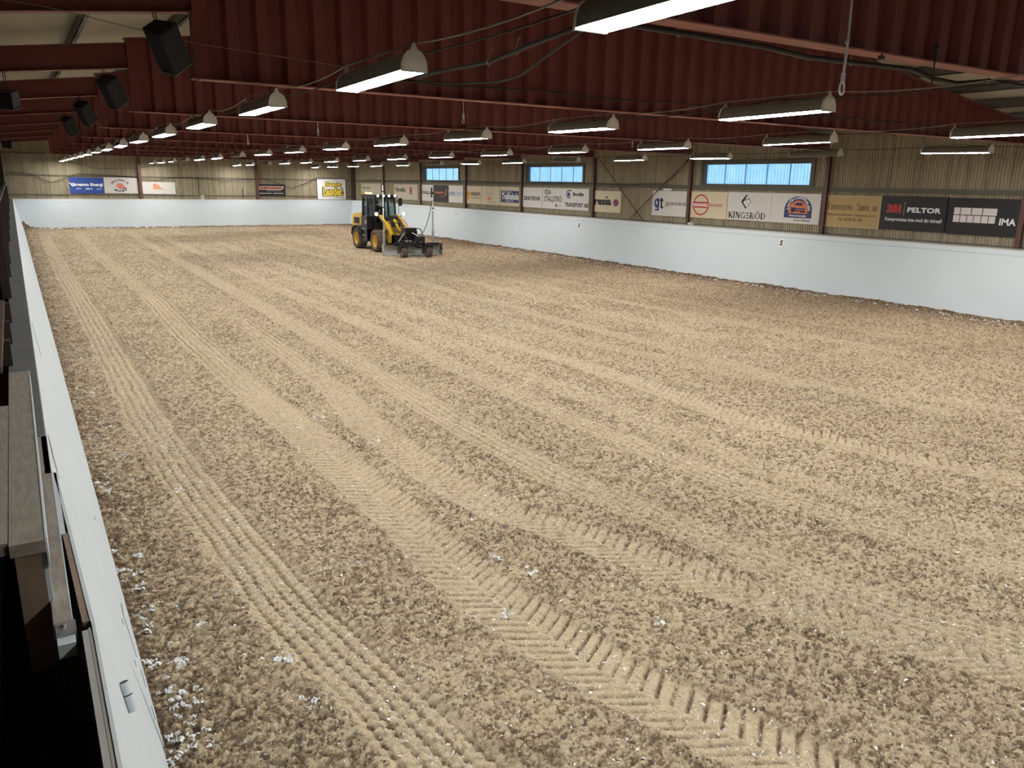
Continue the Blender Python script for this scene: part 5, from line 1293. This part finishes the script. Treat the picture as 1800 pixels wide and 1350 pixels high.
# ================================================================== LASER LEVELLING BLADE
gr = thing('levelling_blade', 'black and silver levelling blade with two measuring masts, mounted in front of the loader', 'grader', (LX, 32.75, 0))
gr.rotation_euler = (0, 0, math.radians(-7))
gp = lambda name, m, fn, parent=gr: part(name, m, fn, parent)
M_BLADE = mat('worn_blade_steel', (0.52, 0.53, 0.54), 0.35, 0.85, var=0.25, scale=5, stretch=(1, 1, 5))
def blade_fn(b):
    prof = []
    for i in range(9):
        t = i / 8; z = 0.01 + 0.44 * t; y = -0.02 + 0.10 * (1 - (2 * t - 1) ** 2) * 1.0 - 0.03 * t
        prof.append((y, z))
    back = [(p[0] + 0.018, p[1]) for p in prof[::-1]]
    b.prism(prof + back, YZ(-1.30), 0, 2.60)
gp('mouldboard', M_BLADE, blade_fn)
gp('cutting_edge', M_STEEL, lambda b: b.box(-1.30, 1.30, -0.045, -0.020, 0.0, 0.075))
gp('top_rail', M_BLACKP, lambda b: b.box(-1.30, 1.30, -0.07, 0.03, 0.45, 0.50))
gp('end_plate', M_BLADE, lambda b: b.prism([(0.10, 0.0), (0.10, 0.50), (-0.12, 0.50), (-0.20, 0.30), (-0.20, 0.0)], YZ(-1.325), 0, 0.025))
gp('end_plate', mat('end_plate_grey', (0.20, 0.20, 0.18), 0.5, 0.4), lambda b: b.prism([(0.10, 0.02)] + [(-0.10 - 0.30 * math.sin(a), 0.02 + 0.42 * math.cos(a)) for a in [i * 1.5708 / 8 for i in range(9)]][::1], YZ(1.30), 0, 0.025))
gp('wing_edge', M_BLACKP, lambda b: [b.bar((1.31, -0.10 - 0.30 * math.sin(a), 0.03 + 0.42 * math.cos(a)), (1.31, -0.10 - 0.30 * math.sin(a + 0.2), 0.03 + 0.42 * math.cos(a + 0.2)), 0.08, 0.03) for a in [i * 0.2 for i in range(5)]])
gp('cross_beam', M_BLACKP, lambda b: (b.box(-0.95, -0.35, -0.62, -0.48, 0.46, 0.58), b.bar((-0.35, -0.55, 0.52), (0.15, -0.55, 0.40), 0.14, 0.12), b.bar((0.15, -0.55, 0.40), (0.55, -0.55, 0.50), 0.14, 0.12), b.box(0.55, 1.05, -0.62, -0.48, 0.46, 0.58), b.bar((1.05, -0.55, 0.52), (1.32, -0.30, 0.46), 0.10, 0.10)))
gp('drawbar', M_BLACKP, lambda b: (b.bar((-0.30, 0.85, 0.55), (-0.10, -0.55, 0.55), 0.14, 0.16), b.bar((0.45, 0.85, 0.55), (0.25, -0.55, 0.55), 0.14, 0.16), b.box(-0.50, 0.55, 0.72, 0.84, 0.25, 0.80), b.box(-0.40, 0.55, -0.05, 0.10, 0.48, 0.66)))
gp('headstock', M_BLACKP, lambda b: (b.prism([(0.78, 0.45), (0.10, 0.62), (0.05, 1.00), (0.25, 1.18), (0.60, 1.15), (0.80, 0.9)], YZ(-0.25), 0, 0.55), b.box(-0.27, 0.30, 0.15, 0.62, 1.10, 1.18)))
gp('valve_box', M_BLACKP, lambda b: b.box(0.02, 0.40, -0.72, -0.42, 0.52, 0.86))
gp('bolt_head', M_STEEL, lambda b: (b.tube([(0.21, -0.64, 0.44), (0.21, -0.66, 0.44)], 0.035, 10), b.tube([(0.21, -0.73, 0.62), (0.21, -0.74, 0.62)], 0.022, 10)))
gp('lift_ram', M_STEEL, lambda b: (b.tube([(-0.42, 0.55, 0.55), (-0.20, 0.20, 1.02)], 0.028, 8), b.tube([(-0.20, -0.30, 0.60), (0.05, -0.42, 0.58)], 0.03, 8), b.tube([(0.05, 0.1, 0.98), (0.33, -0.45, 0.80)], 0.018, 8), b.tube([(-0.35, -0.15, 0.62), (-0.05, -0.20, 0.62)], 0.03, 8)))
gp('ram_body', M_BLACKP, lambda b: (b.tube([(-0.55, 0.75, 0.38), (-0.42, 0.55, 0.55)], 0.045, 8), b.tube([(0.05, -0.42, 0.58), (0.4, -0.55, 0.55)], 0.045, 8), b.tube([(-0.6, -0.3, 0.62), (-0.35, -0.15, 0.62)], 0.045, 8)))
gp('hose_loop', M_CABLE, lambda b: (b.tube([(0.20, 0.25, 1.05), (0.32, 0.15, 1.16), (0.42, 0.0, 1.14), (0.47, -0.15, 1.0), (0.44, -0.25, 0.86)], 0.022, 6), b.tube([(-0.1, 0.2, 1.0), (-0.3, 0.0, 0.85), (-0.25, -0.3, 0.68)], 0.02, 6)))
for x in (-0.66, 0.46):
    f_ = gp('gauge_wheel_fork', M_BLACKP, lambda b: (b.bar((x, -0.55, 0.52), (x, -0.98, 0.50), 0.12, 0.10), b.box(x - 0.17, x + 0.17, -1.14, -0.90, 0.44, 0.50), b.box(x - 0.17, x - 0.15, -1.10, -0.94, 0.18, 0.46), b.box(x + 0.15, x + 0.17, -1.10, -0.94, 0.18, 0.46), b.box(x - 0.19, x - 0.165, -0.90, -0.62, 0.12, 0.46)))
    mb = tyre_mesh(0.215, 0.24, 14, 0.008); w_ = mb.build('gauge_wheel', mat('grey_brown_tyre', (0.12, 0.09, 0.075), 0.9, var=0.3), f_); w_.location = (x, -1.02, 0.215)
    mb = MB(); mb.lathe([(0.125, -0.105), (0.05, -0.09), (0.0, -0.09)], RX, 16); mb.lathe([(0.125, 0.105), (0.05, 0.09), (0.0, 0.09)], RX, 16); mb.tube([(-0.15, 0, 0), (0.15, 0, 0)], 0.02, 8)
    h_ = mb.build('gauge_wheel_hub', M_STEEL, f_); h_.location = (x, -1.02, 0.215)
def mast(x, y, recv):
    m_ = gp('mast', M_GREY, lambda b: (b.tube([(x, y, 0.45), (x, y, 1.08)], 0.046, 12), b.tube([(x, y, 1.06), (x, y, 1.92 if recv else 1.60)], 0.027, 10), b.box(x - 0.08, x + 0.08, y - 0.06, y + 0.06, 0.45, 0.50)))
    gp('mast_tip', M_WHITE, lambda b: b.tube([(x, y, 1.92 if recv else 1.55), (x, y, 3.02)], 0.028, 10), m_)
    for z in ((2.05,) if recv else (2.08, 2.76)):
        gp('clamp', M_BLACK, lambda b: (b.tube([(x, y, z - 0.025), (x, y, z + 0.025)], 0.042, 10), b.box(x, x + 0.08, y - 0.012, y + 0.012, z - 0.015, z + 0.015)), m_)
    if recv:
        gp('receiver', M_BLACK, lambda b: (b.box(x - 0.07, x - 0.02, y - 0.03, y + 0.03, 2.52, 2.95), b.box(x - 0.07, x + 0.03, y - 0.03, y + 0.03, 2.66, 2.76)), m_)
    else:
        gp('collar', M_GALV, lambda b: b.tube([(x, y, 1.02), (x, y, 1.10)], 0.052, 12), m_)
mast(-1.26, -0.02, False)
mast(1.00, -0.05, True)
gp('signal_cable', M_CABLE, lambda b: b.tube([(1.00, -0.05, 2.5), (0.93, -0.06, 2.2), (0.86, -0.08, 1.88), (0.76, -0.12, 1.58), (0.62, -0.2, 1.26), (0.50, -0.25, 1.05), (0.36, -0.3, 0.94), (0.24, -0.35, 0.88)], 0.014, 6))
